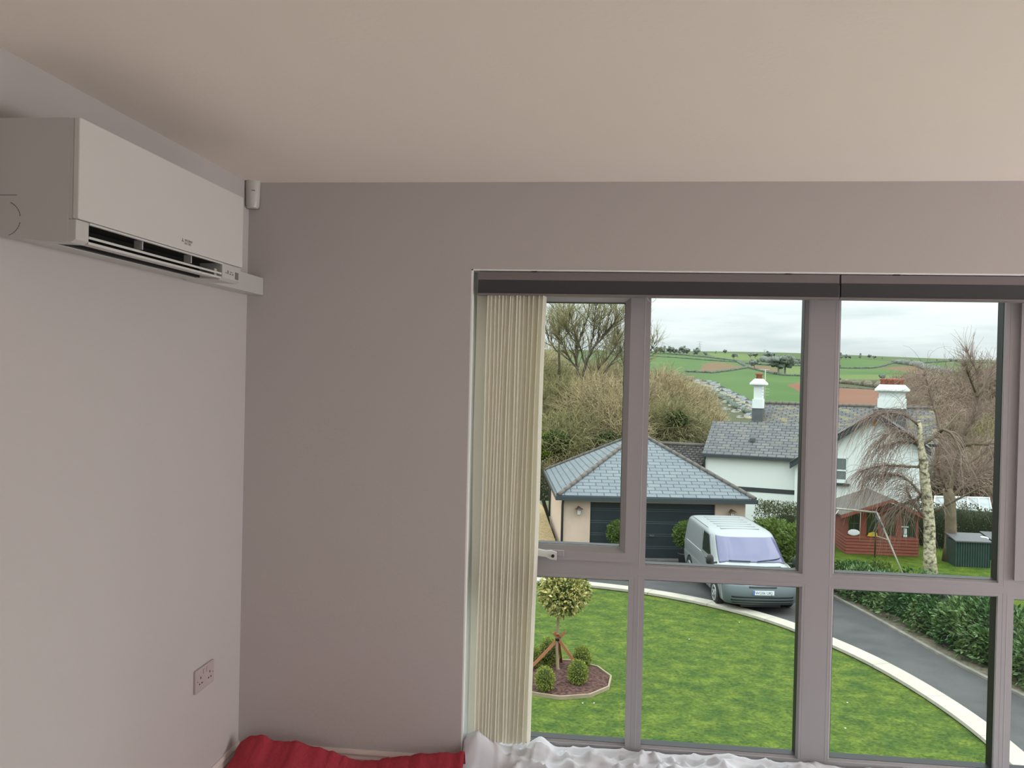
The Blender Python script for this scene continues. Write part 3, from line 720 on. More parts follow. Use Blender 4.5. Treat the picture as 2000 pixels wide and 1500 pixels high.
# smooth the outer line, the inner one lies .42 m towards the lawn
def resample(pts, step):
    out = [Vector(pts[0])]; acc = 0
    P_ = [Vector(p) for p in pts]
    L_ = [0]
    for a, b_ in zip(P_, P_[1:]): L_.append(L_[-1] + (b_ - a).length)
    n = max(2, int(L_[-1] / step)); out = []
    for k in range(n + 1):
        s_ = L_[-1] * k / n; i = 0
        while i < len(L_) - 2 and L_[i + 1] < s_: i += 1
        q = (s_ - L_[i]) / max(1e-9, L_[i + 1] - L_[i]); out.append(P_[i].lerp(P_[i + 1], q))
    return out
def smooth(pts, it):
    for _ in range(it): pts = [pts[0]] + [(pts[i - 1] + pts[i] * 2 + pts[i + 1]) / 4 for i in range(1, len(pts) - 1)] + [pts[-1]]
    return pts
line = smooth(resample(ct, .3), 14)
def offs(line, d):
    out = []
    for i, p in enumerate(line):
        t_ = (line[min(i + 1, len(line) - 1)] - line[max(i - 1, 0)]).normalized(); n_ = Vector((t_.y, -t_.x, 0))
        if n_.y > 0 and abs(n_.y) > abs(n_.x): n_ = -n_
        if n_.x > 0 and abs(n_.x) >= abs(n_.y): n_ = -n_
        out.append(p + n_ * d)
    return out
LZ = GZ - .06                    # lawn level below the drive edge
inner = offs(line, .40); wi = offs(line, .36); wo_ = offs(line, .03)
# the wall as one thing: body and coping stones
ew = empty('garden_wall', (line[len(line) // 2].x, line[len(line) // 2].y, LZ), label='low curved stone wall with cream coping between lawn and drive', cat='garden wall')
mb = MB(); mb.grid([[Vector((a.x, a.y, LZ - .05)), Vector((a.x, a.y, CT - .06)), Vector((b_.x, b_.y, CT - .06)), Vector((b_.x, b_.y, LZ - .05))] for a, b_ in zip(wi, wo_)], smooth=False)
mb.v = [tuple(Vector(p) - ew.location) for p in mb.v]; mb.build('wall_body', MT['stonewall'], ew)
per = 6
for s_ in range(0, len(line) - 1, per):
    e_ = min(len(line) - 1, s_ + per); mb = MB(); sec = []
    for i in range(s_, e_ + 1):
        a, b_ = line[i].copy(), inner[i].copy()
        if i == s_: a = a.lerp(line[min(i + 1, len(line) - 1)], .035); b_ = b_.lerp(inner[min(i + 1, len(line) - 1)], .035)
        sec.append([Vector((a.x, a.y, CT)) - ew.location, Vector((b_.x, b_.y, CT)) - ew.location, Vector((b_.x, b_.y, CT - .06)) - ew.location, Vector((a.x, a.y, CT - .06)) - ew.location])
    mb.grid(sec, smooth=False, close=True); mb.face(sec[0]); mb.face(sec[-1]); mb.build('coping_stone', MT['coping'], ew)
lp = [(p.x, p.y) for p in wi] + [(8.0, 9), (8.0, 3.95), (-8, 3.95), (-8, wi[0].y)]
flat('lawn', lp, LZ + .001 + .0, MT['lawn'], .02)
# the drive sits under the lawn slab: lower it there
D.objects['drive'].location.z = 0
D.objects['lawn'].location.z = .075    # slab top just above the drive slab
LT = LZ + .076
# daisies and litter specks on the lawn
for (u, v) in ((1346, 1249), (1444, 1216), (1138, 1374), (1160, 1374), (1655, 1373), (1651, 1423)):
    g_ = G(u, v, LT); mb = MB(); mb.lathe([(.0001, .012), (.010, .013), (.016, .008), (.01, .002)], (0, 0, 0), 7)
    tag(mb.build('daisy', MT['plate'], loc=g_), 'tiny white daisy in the lawn', 'flower', 'daisies dotted on the lawn')

# kerb and garden beyond it
kl = smooth(resample([G(u, v, GZ + .03) for u, v in ((1560, 1128), (1632, 1168), (1700, 1203), (1780, 1248), (1860, 1293), (1943, 1334), (2010, 1366), (2090, 1405))], .4), 6)
ki = [p + Vector((.09, .03, 0)) for p in kl]
mb = MB(); mb.grid([[Vector((a.x, a.y, GZ - .02)), Vector((a.x, a.y, GZ + .05)), Vector((b_.x, b_.y, GZ + .05)), Vector((b_.x, b_.y, GZ - .02))] for a, b_ in zip(kl, ki)], smooth=False)
tag(mb.build('kerb_edging', MT['kerb']), 'thin concrete kerb between drive and laurel hedge', 'kerb')
gp = [(p.x, p.y) for p in reversed(ki)] + [(ki[0].x - .3, 25.5), (5.2, 28.5), (5.2, 33), (26, 33), (26, ki[-1].y)]
flat('garden_ground', gp, GZ + .03, MT['grass2'], .1)
bedp = [(p.x, p.y) for p in ki] + [(p.x + 1.3, p.y + .5) for p in reversed(ki)]
flat('hedge_bed', bedp, GZ + .04, MT['bed'], .05)

# gravel beside the garage
flat('gravel_path', [(-9, 26.6), (-1.55, 26.6), (-1.55, 28), (-2.6, 36), (-3.2, 39), (-9, 39)], GZ + .36, MT['gravel'], .5)

# ---- planting bed with standard holly
bc = G(1093, 1327, LT); BR = .98
bed = empty('flower_bed', bc, label='round mulched flower bed with timber edging on the lawn', cat='flower bed')
n_ = 11; ring0 = [(BR * cos(2 * pi * k / n_ + .2), BR * 1.04 * sin(2 * pi * k / n_ + .2)) for k in range(n_)]
mb = MB(); rows = []
for r_ in (0, .25, .5, .75, .98):
    rows.append([(x * r_, y * r_, .075 * (1 - r_ ** 2) + .03 + .012 * noise.noise(Vector((x * 5 * r_, y * 5 * r_, 0)))) for x, y in ring0])
mb.grid(rows, close=True); mb.build('mulch', MT['soil'], bed)
for k in range(n_):
    a, b_ = Vector((*ring0[k], 0)), Vector((*ring0[(k + 1) % n_], 0)); a2, b2 = a * 1.035, b_ * 1.035
    MB().prism([a, b_, b2, a2], (0, 0, .065)).build('edging_board', MT['edging'], bed)
def leaves(mb, centers, n, size, rfun, rng, asp=.45, flat_=0, mi=0):
    # n leaves scattered through rfun() positions
    for _ in range(n):
        p, nrm = rfun(rng)
        a = Vector((rng.gauss(0, 1), rng.gauss(0, 1), rng.gauss(0, 1) * (1 - flat_))).normalized()
        if nrm is not None: a = (a * .75 + Vector(nrm) * .9).normalized()
        s = Vector((rng.gauss(0, 1), rng.gauss(0, 1), rng.gauss(0, 1))); s = a.cross(s).normalized()
        L_ = size * rng.uniform(.6, 1.3); w_ = L_ * asp; fold = a.cross(s) * w_ * .25
        i = len(mb.v); mb.v += [tuple(p), tuple(p + a * L_ * .5 + s * w_ * .5 + fold), tuple(p + a * L_), tuple(p + a * L_ * .5 - s * w_ * .5 + fold)]
        mb.f += [(i, i + 1, i + 2), (i, i + 2, i + 3)]; mb.m += [mi, mi]; mb.sm += [False, False]
def ell(c, rx, ry, rz, shell=.75):
    c = Vector(c)
    def f(rng):
        d = Vector((rng.gauss(0, 1), rng.gauss(0, 1), rng.gauss(0, 1))).normalized()
        q = rng.uniform(shell, 1.0) * (1 + .10 * noise.noise(d * 2.3 + c * .37))
        return c + Vector((d.x * rx, d.y * ry, d.z * rz)) * q, d
    return f
def blob(mb, c, rx, ry, rz, n=16, mi=0, amp=.12):
    rows = []
    for i in range(n + 1):
        th = pi * i / n; row = []
        for j in range(n * 2):
            ph = pi * j / n; d = Vector((sin(th) * cos(ph), sin(th) * sin(ph), cos(th))); q = 1 + amp * noise.noise(d * 2.5 + Vector(c) * .7)
            row.append((c[0] + d.x * rx * q, c[1] + d.y * ry * q, c[2] + d.z * rz * q))
        rows.append(row)
    mb.grid(rows, close=True, mi=mi)
tb = G(1088, 1317, LT)
hol = empty('holly_tree', tb, label='variegated yellow and green ball topped tree staked in the flower bed', cat='tree')
sc_ = (tb.y) / FPX
hc = Vector((.10, 0, (1317 - 1152) * sc_)); hr = .52
mb = MB(); mb.tube([(.06, 0, .02), (.01, 0, .12), (-.015, 0, .5), (-.01, 0, .9), (.0, 0, 1.3), (hc.x * .6, 0, hc.z)], [.07, .032, .028, .027, .025, .018], 10); mb.build('trunk', MT['paleb'], hol)
mb = MB(); r_ = random.Random(3); leaves(mb, None, 3800, .085, ell(hc, hr * .96, hr * .96, hr * .92, .55), r_, .5); mb.build('crown', MT['holly'], hol, recalc=False)
mb = MB(); blob(mb, hc, hr * .62, hr * .62, hr * .62, 12); mb.build('crown_core', MT['boxcore'], hol)
# stakes
st = empty('tree_stake_frame', tb, label='three crossed timber stakes propping the holly trunk', cat='stakes')
def stk(a, b_, name='stake'):
    a, b_ = Vector(a), Vector(b_); d = b_ - a; s1 = d.cross(Vector((0, 1, 0))).normalized() * .055; s2 = d.cross(s1).normalized() * .035
    MB().obox(a - s1 / 2 - s2 / 2, s1, s2, d).build(name, MT['holm'], st)
kz = (1317 - 1247) * sc_
stk((-.62, -.15, .02), (.14, .05, kz + .13)); stk((.50, .05, .02), (-.08, -.04, kz + .13)); stk((.05, .62, .02), (.0, -.08, kz + .12))
MB().lathe([(.045, kz - .03), (.052, kz - .03), (.052, kz + .03), (.045, kz + .03)], (0, 0, 0), 14).build('tree_tie', MT['rubber'], st)
for (u, v, rr, lb) in ((1064, 1349, .168, 'small clipped box ball at the front left of the flower bed'), (1128, 1338, .178, 'small clipped box ball at the front right of the flower bed'),
                       (1136, 1308, .175, 'small box ball behind the front right one in the flower bed'), (1072, 1300, .21, 'larger dark box ball behind the left stake'), (1042, 1306, .15, 'small box ball at the back left edge beside the blind')):
    g_ = G(u, v, LT + .04); e_ = empty('box_shrub', g_, label=lb, cat='shrub', group='box balls in the flower bed'); rz_ = rr * 1.35
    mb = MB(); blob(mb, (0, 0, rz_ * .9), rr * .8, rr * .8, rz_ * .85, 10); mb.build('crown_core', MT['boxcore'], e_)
    mb = MB(); leaves(mb, None, 1500, .045, ell((0, 0, rz_ * .95), rr, rr, rz_, .75), random.Random(int(u)), .4); mb.build('foliage', MT['box'], e_, recalc=False)
    mb = MB(); mb.tube([(0, 0, -.03), (0, 0, rz_)], .015, 6); mb.build('stem', MT['barkd'], e_)

# ---- garage
th = .12623715; gw, gd, gh = 6.27234, 7.39336, 1.7896
gfl = Vector((-1.51318, 27.3, -3.72818 + EYE)); ga = Vector((cos(th), sin(th), 0)); gb = Vector((-sin(th), cos(th), 0))
gar = empty('garage', gfl, rz=th, label='cream garage with pyramid slate roof and dark double door', cat='garage')
EZ = 0.0; gz0 = GZ - gfl.z; ov = .32     # local: x along front, y back, z from the eaves
mb = MB(); wt = .25
dx0 = (P(1153, 983, 27.8) - gfl).dot(ga); dx1 = (P(1401, 988, 28.0) - gfl).dot(ga); dz1 = P(1280, 985, 27.8).z - gfl.z
wx0, wx1, wy0, wy1 = ov - .1, gw - ov + .1, ov, gd - ov
mb.box(wx0, dx0, wy0, wy0 + wt, gz0, -.05); mb.box(dx1, wx1, wy0, wy0 + wt, gz0, -.05); mb.box(dx0, dx1, wy0, wy0 + wt, dz1, -.05)
mb.box(wx0, wx0 + wt, wy0 + wt, wy1, gz0, -.05); mb.box(wx1 - wt, wx1, wy0 + wt, wy1, gz0, -.05); mb.box(wx0 + wt, wx1 - wt, wy1 - wt, wy1, gz0, -.05)
mb.build('wall', MT['render'], gar)
mb = MB(); mb.box(dx0, dx1, wy0 + .10, wy0 + .14, gz0, dz1)
nz_ = 0
for k in range(1, 5):
    zz = gz0 + (dz1 - gz0) * k / 4.6
    for o_ in (-.03, .03): mb.box(dx0, dx1, wy0 + .094, wy0 + .10, zz + o_ - .004, zz + o_ + .004, 1)
gdo = mb.build('garage_door', [MT['gdoor'], mat('door_rib', (96, 108, 112), .4)], gar)
MB().box((dx0 + dx1) / 2 - .08, (dx0 + dx1) / 2 + .08, wy0 + .06, wy0 + .1, gz0 + .75, gz0 + .8).build('door_handle', MT['lead'], gdo)
MB().box(dx0 - .05, dx1 - .7, wy0 - .06, wy0 + .05, gz0, gz0 + .06).build('threshold', MT['kerb'], gar)
ap = (gw / 2, gd / 2, gh)
cor = [(0, 0, 0), (gw, 0, 0), (gw, gd, 0), (0, gd, 0)]
mb = MB()
for k in range(4):
    a, b_ = Vector(cor[k]), Vector(cor[(k + 1) % 4]); Lx = (b_ - a).length; mid = (a + b_) / 2; sl_ = (Vector(ap) - mid).length
    mb.face([a, b_, ap], 0, uv=[(0, 0), (Lx, 0), (Lx / 2, sl_)])
for k in range(4):
    a, b_ = Vector(cor[k]), Vector(cor[(k + 1) % 4]); mb.face([a, b_, b_ - Vector((0, 0, .05)), a - Vector((0, 0, .05))], 0, uv=[(0, 0), (.1, 0), (.1, .01), (0, .01)])
mb.face([(0, 0, -.05), (gw, 0, -.05), (gw, gd, -.05), (0, gd, -.05)], 0, uv=[(0, 0), (.1, 0), (.1, .01), (0, .01)])
mb.build('roof', MT['slateb'], gar)
for k in range(4):
    a = Vector(cor[k]); d = Vector(ap) - a; n2 = 16; mb = MB()
    for q in range(n2):
        p0 = a + d * (q / n2); p1 = a + d * ((q + .985) / n2); mb.tube([p0 + Vector((0, 0, .00)), p1 + Vector((0, 0, .012))], .075, 8)
    mb.build('hip_tiles', MT['hip'], gar)
mb = MB(); q = .075
for (a, b_) in (((-q, -q), (gw + q, .0)), ((-q, gd), (gw + q, gd + q))): mb.box(a[0], b_[0], a[1], b_[1], -.15, -.02)
for (a, b_) in (((-q, 0), (0, gd)), ((gw, 0), (gw + q, gd))): mb.box(a[0], b_[0], a[1], b_[1], -.15, -.02)
mb.build('gutter', MT['gutter'], gar)
for (xx, yy) in ((wx0 - .05, wy0 - .05), (wx0 - .06, wy1 - .2)):
    mb = MB(); mb.tube([(xx + (0 if yy > 1 else .0), yy - .25 if yy < 1 else yy, -.12), (xx, yy, -.34), (xx, yy, gz0 + .3)], .04, 8); mb.build('downpipe', MT['gutter'], gar)
def lantern(u, v, lb):
    d = ray(u, v); org = Vector((0, 0, EYE)); n0 = gb; p0 = gfl + gb * wy0; t_ = (p0 - org).dot(n0) / d.dot(n0); q_ = org + d * t_
    e_ = empty('wall_lantern', q_, rz=th, label=lb, cat='lamp', group='lanterns either side of the garage door')
    mb = MB(); mb.lathe([(.05, -.03), (.05, -.0)], (0, 0, .06), 12, 'y'); mb.tube([(0, -.02, .06), (0, -.1, .10), (0, -.16, .07)], .012, 6); mb.build('bracket', MT['lead'], e_)
    mb = MB(); mb.lathe([(.0001, .11), (.05, .09), (.13, .04), (.135, .03), (.04, .045)], (0, -.16, 0), 16); mb.build('lamp_shade', MT['terra'] if False else mat('copper_shade', (120, 96, 84), .4, metal=.5), e_)
    mb = MB(); mb.lathe([(.045, .03), (.06, -.02), (.055, -.12), (.03, -.16), (.0001, -.165)], (0, -.16, 0), 14); mb.build('glass_shade', MT['lamp'], e_)
    mb = MB()
    for k in range(4): a = pi / 2 * k; mb.tube([(.062 * cos(a), -.16 + .062 * sin(a), .03), (.066 * cos(a), -.16 + .066 * sin(a), -.06), (.03 * cos(a), -.16 + .03 * sin(a), -.165)], .005, 4)
    mb.build('lamp_cage', MT['lead'], e_)
lantern(1130, 995, 'small copper wall lantern left of the garage door'); lantern(1428, 1001, 'small copper wall lantern right of the garage door above the van')
def potted(u, v, rr, lb, yy=27.35):
    c_ = P(u, v, yy); e_ = empty('potted_shrub', (c_.x, c_.y, GZ), label=lb, cat='potted plant', group='ball shrubs in front of the garage door'); h_ = c_.z - GZ
    mb = MB(); mb.lathe([(.13, 0), (.17, .03), (.20, .36), (.22, .38), (.22, .42), (.18, .42), (.17, .36), (.0001, .36)], n=18); mb.build('pot', MT['pot'], e_)
    mb = MB(); mb.tube([(0, 0, .3), (.01, 0, h_)], .022, 6); mb.build('stem', MT['barkd'], e_)
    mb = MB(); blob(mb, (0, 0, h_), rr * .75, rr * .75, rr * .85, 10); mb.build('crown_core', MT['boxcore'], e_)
    mb = MB(); leaves(mb, None, 1600, .08, ell((0, 0, h_), rr, rr, rr * 1.12, .65), random.Random(u), .5); mb.build('foliage', MT['ball'], e_, recalc=False)
potted(1206, 1040, .33, 'ball shaped shrub in a dark pot at the left of the garage door'); potted(1338, 1044, .36, 'ball shaped shrub in a dark pot beside the van at the garage door')

# ---- hedges
def hedge(name, path, w_, h_, m, n, size, label, cat='hedge', seed=1, core='core', z0=None, asp=.45, bulge=.25, ragged=.2, kind=None):
    pts = resample([Vector((*p[:2], 0)) for p in path], .4); c0 = pts[len(pts) // 2]
    zf = (lambda p: z0) if z0 is not None else (lambda p: ground(p.x, p.y))
    e_ = empty(name, (c0.x, c0.y, zf(c0)), label=label, cat=cat); r_ = random.Random(seed)
    def dims(p):
        k = noise.noise(Vector((p.x * .9, p.y * .9, seed))); return w_ * (1 + .25 * k), h_ * (1 + ragged * k)
    rows = []
    for i, p in enumerate(pts):
        t_ = (pts[min(i + 1, len(pts) - 1)] - pts[max(i - 1, 0)]).normalized(); nn = Vector((t_.y, -t_.x, 0)); ww, hh_ = dims(p); ww *= .40; tp = min(1, .15 + .3 * min(i, len(pts) - 1 - i)); ww *= tp; hh_ *= tp ** .5; row = []
        for j in range(9):
            a = pi * j / 8; row.append(p + nn * (cos(a) * ww) + Vector((0, 0, zf(p) + max(0, sin(a)) ** .6 * hh_ * .93)) - e_.location)
        rows.append(row)
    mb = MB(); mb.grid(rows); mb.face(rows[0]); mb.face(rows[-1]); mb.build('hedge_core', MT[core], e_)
    def f(rng):
        i = rng.randrange(len(pts) - 1); q = rng.random(); p = pts[i].lerp(pts[i + 1], q); t_ = (pts[i + 1] - pts[i]).normalized(); nn = Vector((t_.y, -t_.x, 0))
        ww, hh_ = dims(p); a = pi * rng.random(); rr = rng.uniform(.8, 1.04) * (1 + bulge * noise.noise(Vector((p.x * 2.3, p.y * 2.3, a * 1.5 + seed))))
        d = nn * cos(a) * ww * .5 * rr + Vector((0, 0, max(0, sin(a)) ** .6 * hh_ * rr)); nrm = (nn * cos(a) + Vector((0, 0, sin(a)))).normalized()
        return p + d + Vector((0, 0, zf(p))) - e_.location, nrm
    mb = MB(); leaves(mb, None, n, size, f, r_, asp); o = mb.build('foliage', m if not isinstance(m, str) else MT[m], e_, recalc=False)
    return e_
hl = [(p.x + 1.05, p.y + .35) for p in kl if p.y < 22.2 and p.y > 12]
hl2 = [(p.x + .8, p.y + .3) for p in kl if 21.9 < p.y < 25.4]
hedge('laurel_hedge', hl2, 1.2, .72, 'laurel', 4200, .12, 'low far end of the laurel planting beside the drive kerb', seed=14, z0=GZ + .03, ragged=.25)
hedge('laurel_hedge', hl, 1.55, 1.08, 'laurel', 15000, .125, 'glossy dark green laurel hedge along the right side of the drive', seed=4, z0=GZ + .03, ragged=.35)
a_ = G(1640, 1125); hedge('laurel_hedge', [(6.5, 25.1), (7.5, 24.9), (7.9, 25.0)], 1.2, .80, 'laurelb', 3200, .12, 'low laurel bushes on the garden lawn right of the wide mullion', seed=9, z0=GZ + .03, ragged=.3)
h0, h1 = P(1470, 1010, 27.0), P(1575, 1080, 24.4)
hedge('laurel_hedge', [(4.85, 27.4), (5.25, 26.2), (5.5, 25.2), (5.7, 24.5)], 1.15, 1.55, 'laurelb', 7000, .13, 'bright green laurel hedge directly beside the parked van', seed=5, z0=GZ, ragged=.2)
hedge('clipped_hedge', [(5.4, 31.6), (6.5, 31.1), (7.3, 30.8)], 1.6, 1.7, 'hedged', 9000, .06, 'dull clipped hedge in front of the white house wall', seed=6, z0=GZ - .2, ragged=.06, bulge=.08)
hedge('beech_hedge', [(-6.2, 39.5), (-3.5, 38.8), (-2.2, 38.4)], 1.2, 1.75, 'hedgebr', 5000, .09, 'brownish hedge at the end of the gravel path left of the garage', seed=7, z0=GZ + .3, ragged=.1)
hedge('lime_shrub', [(-6, 40.6), (-3.6, 40.3), (-2.4, 40.0)], 1.4, 2.65, 'lime', 4200, .13, 'bright lime green bush showing above the brown hedge', 'shrub', seed=8, z0=GZ + .3, ragged=.1)
hedge('conifer_hedge', [(10.8, 33.2), (12.5, 32.6), (15.5, 31.6)], 1.4, 1.5, 'hedged', 9000, .07, 'dark trimmed hedge behind the green steel store', seed=11, z0=GZ, ragged=.06, bulge=.1)
for k in range(7): # tufts behind laurel: low growth on the garden lawn
    pass

# ---- house
hA = P(1378, 884, 40.0); th_h = .29323291
HX = Vector((cos(th_h), -sin(th_h), 0)); HY = Vector((sin(th_h), cos(th_h), 0))
hs_ = empty('house', hA, rz=-th_h, label='white rendered house with grey slate roofs and two white chimneys', cat='house')
def onplane(u, v, yl):   # house-local coordinates of the surveyed point on local plane y = yl
    d = ray(u, v); o_ = Vector((0, 0, EYE)); n0 = HY; p0 = hA + HY * yl; t_ = (p0 - o_).dot(n0) / d.dot(n0); q = o_ + d * t_ - hA
    return Vector((q.dot(HX), q.dot(HY), q.z))
hb = -6.0
def roofplane(mb, a, b_, c_, d_, mi=0, th_=.12):   # a,b eave; c,d ridge (c above b)
    a, b_, c_, d_ = map(Vector, (a, b_, c_, d_)); L_ = (b_ - a).length; S_ = ((d_ - a) - (b_ - a) * ((d_ - a).dot(b_ - a) / L_ ** 2)).length
    ex = (b_ - a).normalized(); u0 = (d_ - a).dot(ex); u1 = (c_ - a).dot(ex)
    mb.face([a, b_, c_, d_], mi, uv=[(0, 0), (L_, 0), (u1, S_), (u0, S_)])
    dn = Vector((0, 0, -th_)); lo = [p + dn for p in (a, b_, c_, d_)]
    mb.face(lo, mi, uv=[(0, 0), (.1, 0), (.1, .01), (0, .01)])
    for p, q, r_, s_ in ((a, b_, lo[1], lo[0]), (b_, c_, lo[2], lo[1]), (c_, d_, lo[3], lo[2]), (d_, a, lo[0], lo[3])): mb.face([p, q, r_, s_], mi, uv=[(0, 0), (.1, 0), (.1, .01), (0, .01)])
X1 = onplane(1557, 900, 0).x
rdg = 2.3; rz1 = onplane(1385, 822, rdg).z
mb = MB(); mb.box(.0, X1, 0, rdg * 2, hb, -.02); mb.prism([(0, 0, -.02), (0, rdg * 2, -.02), (0, rdg, rz1 - .1)], (.2, 0, 0)); 
mb.build('wing_wall', MT['hwhite'], hs_)
zb0, zb1 = onplane(1500, 954, 0).z, onplane(1500, 962.5, 0).z
MB().box(onplane(1430, 950, 0).x, X1 - .05, -.02, 0.01, zb1, zb0).build('string_band', MT['hband'], hs_)
mb = MB(); roofplane(mb, (-.12, -.18, -.02), (X1 + .25, -.18, -.02), (X1 + .25, rdg, rz1), (-.12, rdg, rz1)); roofplane(mb, (X1 + .25, rdg * 2, -.02), (-.12, rdg * 2, -.02), (-.12, rdg, rz1), (X1 + .25, rdg, rz1))
mb.build('wing_roof', MT['slateg'], hs_)
mb = MB(); mb.box(-.14, X1 + .2, -.27, -.17, -.16, -.03); mb.build('gutter', MT['gutter'], hs_)
mb = MB(); mb.tube([(.05, -.2, -.1), (-.03, -.06, -.35), (-.03, -.06, -3.5)], .045, 6); mb.build('downpipe', MT['gutter'], hs_)
mb = MB(); 
q = onplane(1470, 858, .9); mb.box(q.x - .12, q.x + .12, .8, 1.0, q.z - .1, q.z + .06); mb.build('roof_vent', MT['lead'], hs_)
# main range behind, higher ridge
r2 = 5.6; rz2 = onplane(1530, 789, r2).z; xa = onplane(1478, 800, r2).x
e2 = rz1 - .25; ye = rdg + .6
xb = onplane(1826, 800, r2).x
mb = MB(); mb.box(xa + .1, xb - .1, ye + .1, r2 * 2 - ye, hb, e2 - .1); mb.prism([(xa + .12, ye + .2, e2 - .1), (xa + .12, r2 * 2 - ye - .2, e2 - .1), (xa + .12, r2, rz2 - .15)], (.2, 0, 0)); mb.build('main_wall', MT['hwhite'], hs_)
mb = MB(); roofplane(mb, (xa, ye - .9, e2 - .35), (xb, ye - .9, e2 - .35), (xb, r2, rz2), (xa, r2, rz2)); roofplane(mb, (xb, r2 * 2 - ye, e2), (xa, r2 * 2 - ye, e2), (xa, r2, rz2), (xb, r2, rz2)); mb.build('main_roof', MT['slatem'], hs_)
mb = MB(); n3 = 26
for k in range(n3): 
    x0 = xa + (xb - xa) * k / n3; mb.tube([(x0, r2, rz2), (x0 + (xb - xa) / n3 * .97, r2, rz2 + .015)], .11, 8)
mb.build('ridge_tiles', MT['hip'], hs_)
# gable wing
gy = -.35
A_ = onplane(1710, 804, gy); Rr = onplane(1803, 866, gy); Lz = -.02
Lx = X1 - .05; slope = (A_.z - onplane(1638, 846, gy).z) / (A_.x - onplane(1638, 846, gy).x); Lz = A_.z - slope * (A_.x - Lx)
mb = MB(); mb.prism([(Lx, gy, hb), (Rr.x, gy, hb), (Rr.x, gy, Rr.z - .1), (A_.x, gy, A_.z - .1), (Lx, gy, Lz - .1)], (0, r2 - gy, 0)); mb.build('gable_wall', MT['hwhite'], hs_)
f0 = gy - .28
mb = MB(); roofplane(mb, (Lx - .2, r2, Lz - .2 * slope), (Lx - .2, f0, Lz - .2 * slope), (A_.x, f0, A_.z), (A_.x, r2, A_.z))
sr = (A_.z - Rr.z) / (Rr.x - A_.x)
roofplane(mb, (Rr.x + .3, f0, Rr.z - .3 * sr), (Rr.x + .3, r2, Rr.z - .3 * sr), (A_.x, r2, A_.z), (A_.x, f0, A_.z)); mb.build('gable_roof', MT['slateg'], hs_)
mb = MB()
for (x0, z0), (x1, z1) in (((Lx - .2, Lz - .2 * slope), (A_.x, A_.z)), ((A_.x, A_.z), (Rr.x + .3, Rr.z - .3 * sr))):
    mb.prism([(x0, f0, z0 - .13), (x1, f0, z1 - .13), (x1, f0, z1 - .30), (x0, f0, z0 - .30)], (0, .05, 0))
mb.build('bargeboard', MT['hband'], hs_)
mb = MB(); mb.tube([(A_.x, f0, A_.z + .02), (A_.x, r2, A_.z + .02)], .1, 8); mb.build('gable_ridge', MT['hip'], hs_)
a0, a1 = onplane(1703, 818, gy), onplane(1711, 832, gy); MB().box(a0.x, a1.x, gy - .03, gy, a1.z, a0.z).build('gable_vent', MT['ochre'], hs_)
w0, w1 = onplane(1655.5, 894, gy), onplane(1655.5, 945, gy); WX = w0.x; WW = .95
swn = MB().box(WX - WW, WX, gy - .012, gy + .04, w1.z + .02, w0.z).build('sash_window', MT['pane'], hs_)
mb = MB(); zm = (w0.z + w1.z) / 2 + .0
mb.box(WX - WW, WX, gy - .03, gy - .012, zm - .03, zm + .03); mb.box(WX - WW, WX, gy - .03, gy - .012, w1.z + .02, w1.z + .17); mb.box(WX - WW, WX, gy - .03, gy - .012, w0.z - .05, w0.z); mb.box(WX - .05, WX, gy - .03, gy - .012, w1.z, w0.z); mb.box(WX - WW, WX - WW + .05, gy - .03, gy - .012, w1.z, w0.z)
mb.build('sash_frame', MT['hwhite'], swn)
MB().box(WX - WW - .1, WX + .12, gy - .14, gy + .0, w1.z - .08, w1.z + .01).build('window_sill', MT['hband'], hs_)
def chimney(u0, u1, vt, vb, yl, dep, npots, potr, base_v):
    a = onplane(u0, vb, yl); b_ = onplane(u1, vt, yl); x0, x1 = a.x, b_.x; zt_, zb_ = b_.z, a.z
    ch = MB(); ch.box(x0 + .08, x1 - .08, yl, yl + dep, zb_, zt_ - .25); ch.box(x0 + .03, x1 - .03, yl - .05, yl + dep + .05, zb_, zb_ + .55 * .8)
    ch.box(x0 - .0, x1 + .0, yl - .07, yl + dep + .07, zt_ - .34, zt_ - .22); ch.prism([(x0 - .06, yl - .14, zt_ - .22), (x1 + .06, yl - .14, zt_ - .22), (x1 - .1, yl + .05, zt_), (x0 + .1, yl + .05, zt_)], (0, .001, 0))
    zz = zt_ - .22
    lo = [(x0 - .1, yl - .16, zz), (x1 + .1, yl - .16, zz), (x1 + .1, yl + dep + .16, zz), (x0 - .1, yl + dep + .16, zz)]; hi = [(x0 + .1, yl + .06, zt_), (x1 - .1, yl + .06, zt_), (x1 - .1, yl + dep - .06, zt_), (x0 + .1, yl + dep - .06, zt_)]
    lo2 = [(p[0], p[1], zz - .07) for p in lo]
    for k in range(4): j = (k + 1) % 4; ch.face([lo[k], lo[j], hi[j], hi[k]]); ch.face([lo2[k], lo2[j], lo[j], lo[k]])
    ch.face(hi); ch.face(lo2)
    o = ch.build('chimney', MT['hwhite'], hs_)
    bs = MB(); zc = onplane(u0, base_v, yl).z - .5; bs.box(x0 + .02, x1 - .02, yl - .03, yl + dep, zc, zb_); bs.build('chimney_base', MT['lead'], o)
    for k in range(npots):
        xx = x0 + .25 + (x1 - x0 - .5) * (k / (npots - 1) if npots > 1 else .5)
        MB().lathe([(potr, 0), (potr * .85, .18), (potr * 1.15, .2), (potr * 1.2, .28), (potr * .8, .3), (potr * .8, .1)], (xx, yl + dep / 2, zt_ - .02), 12).build('chimney_pot', MT['terra'], o)
    return o, x0, x1, zt_
chimney(1468, 1492, 740, 797, 3.6, .75, 1, .15, 830)
chimney(1712, 1773, 752, 797, 3.2, .95, 4, .13, 820)
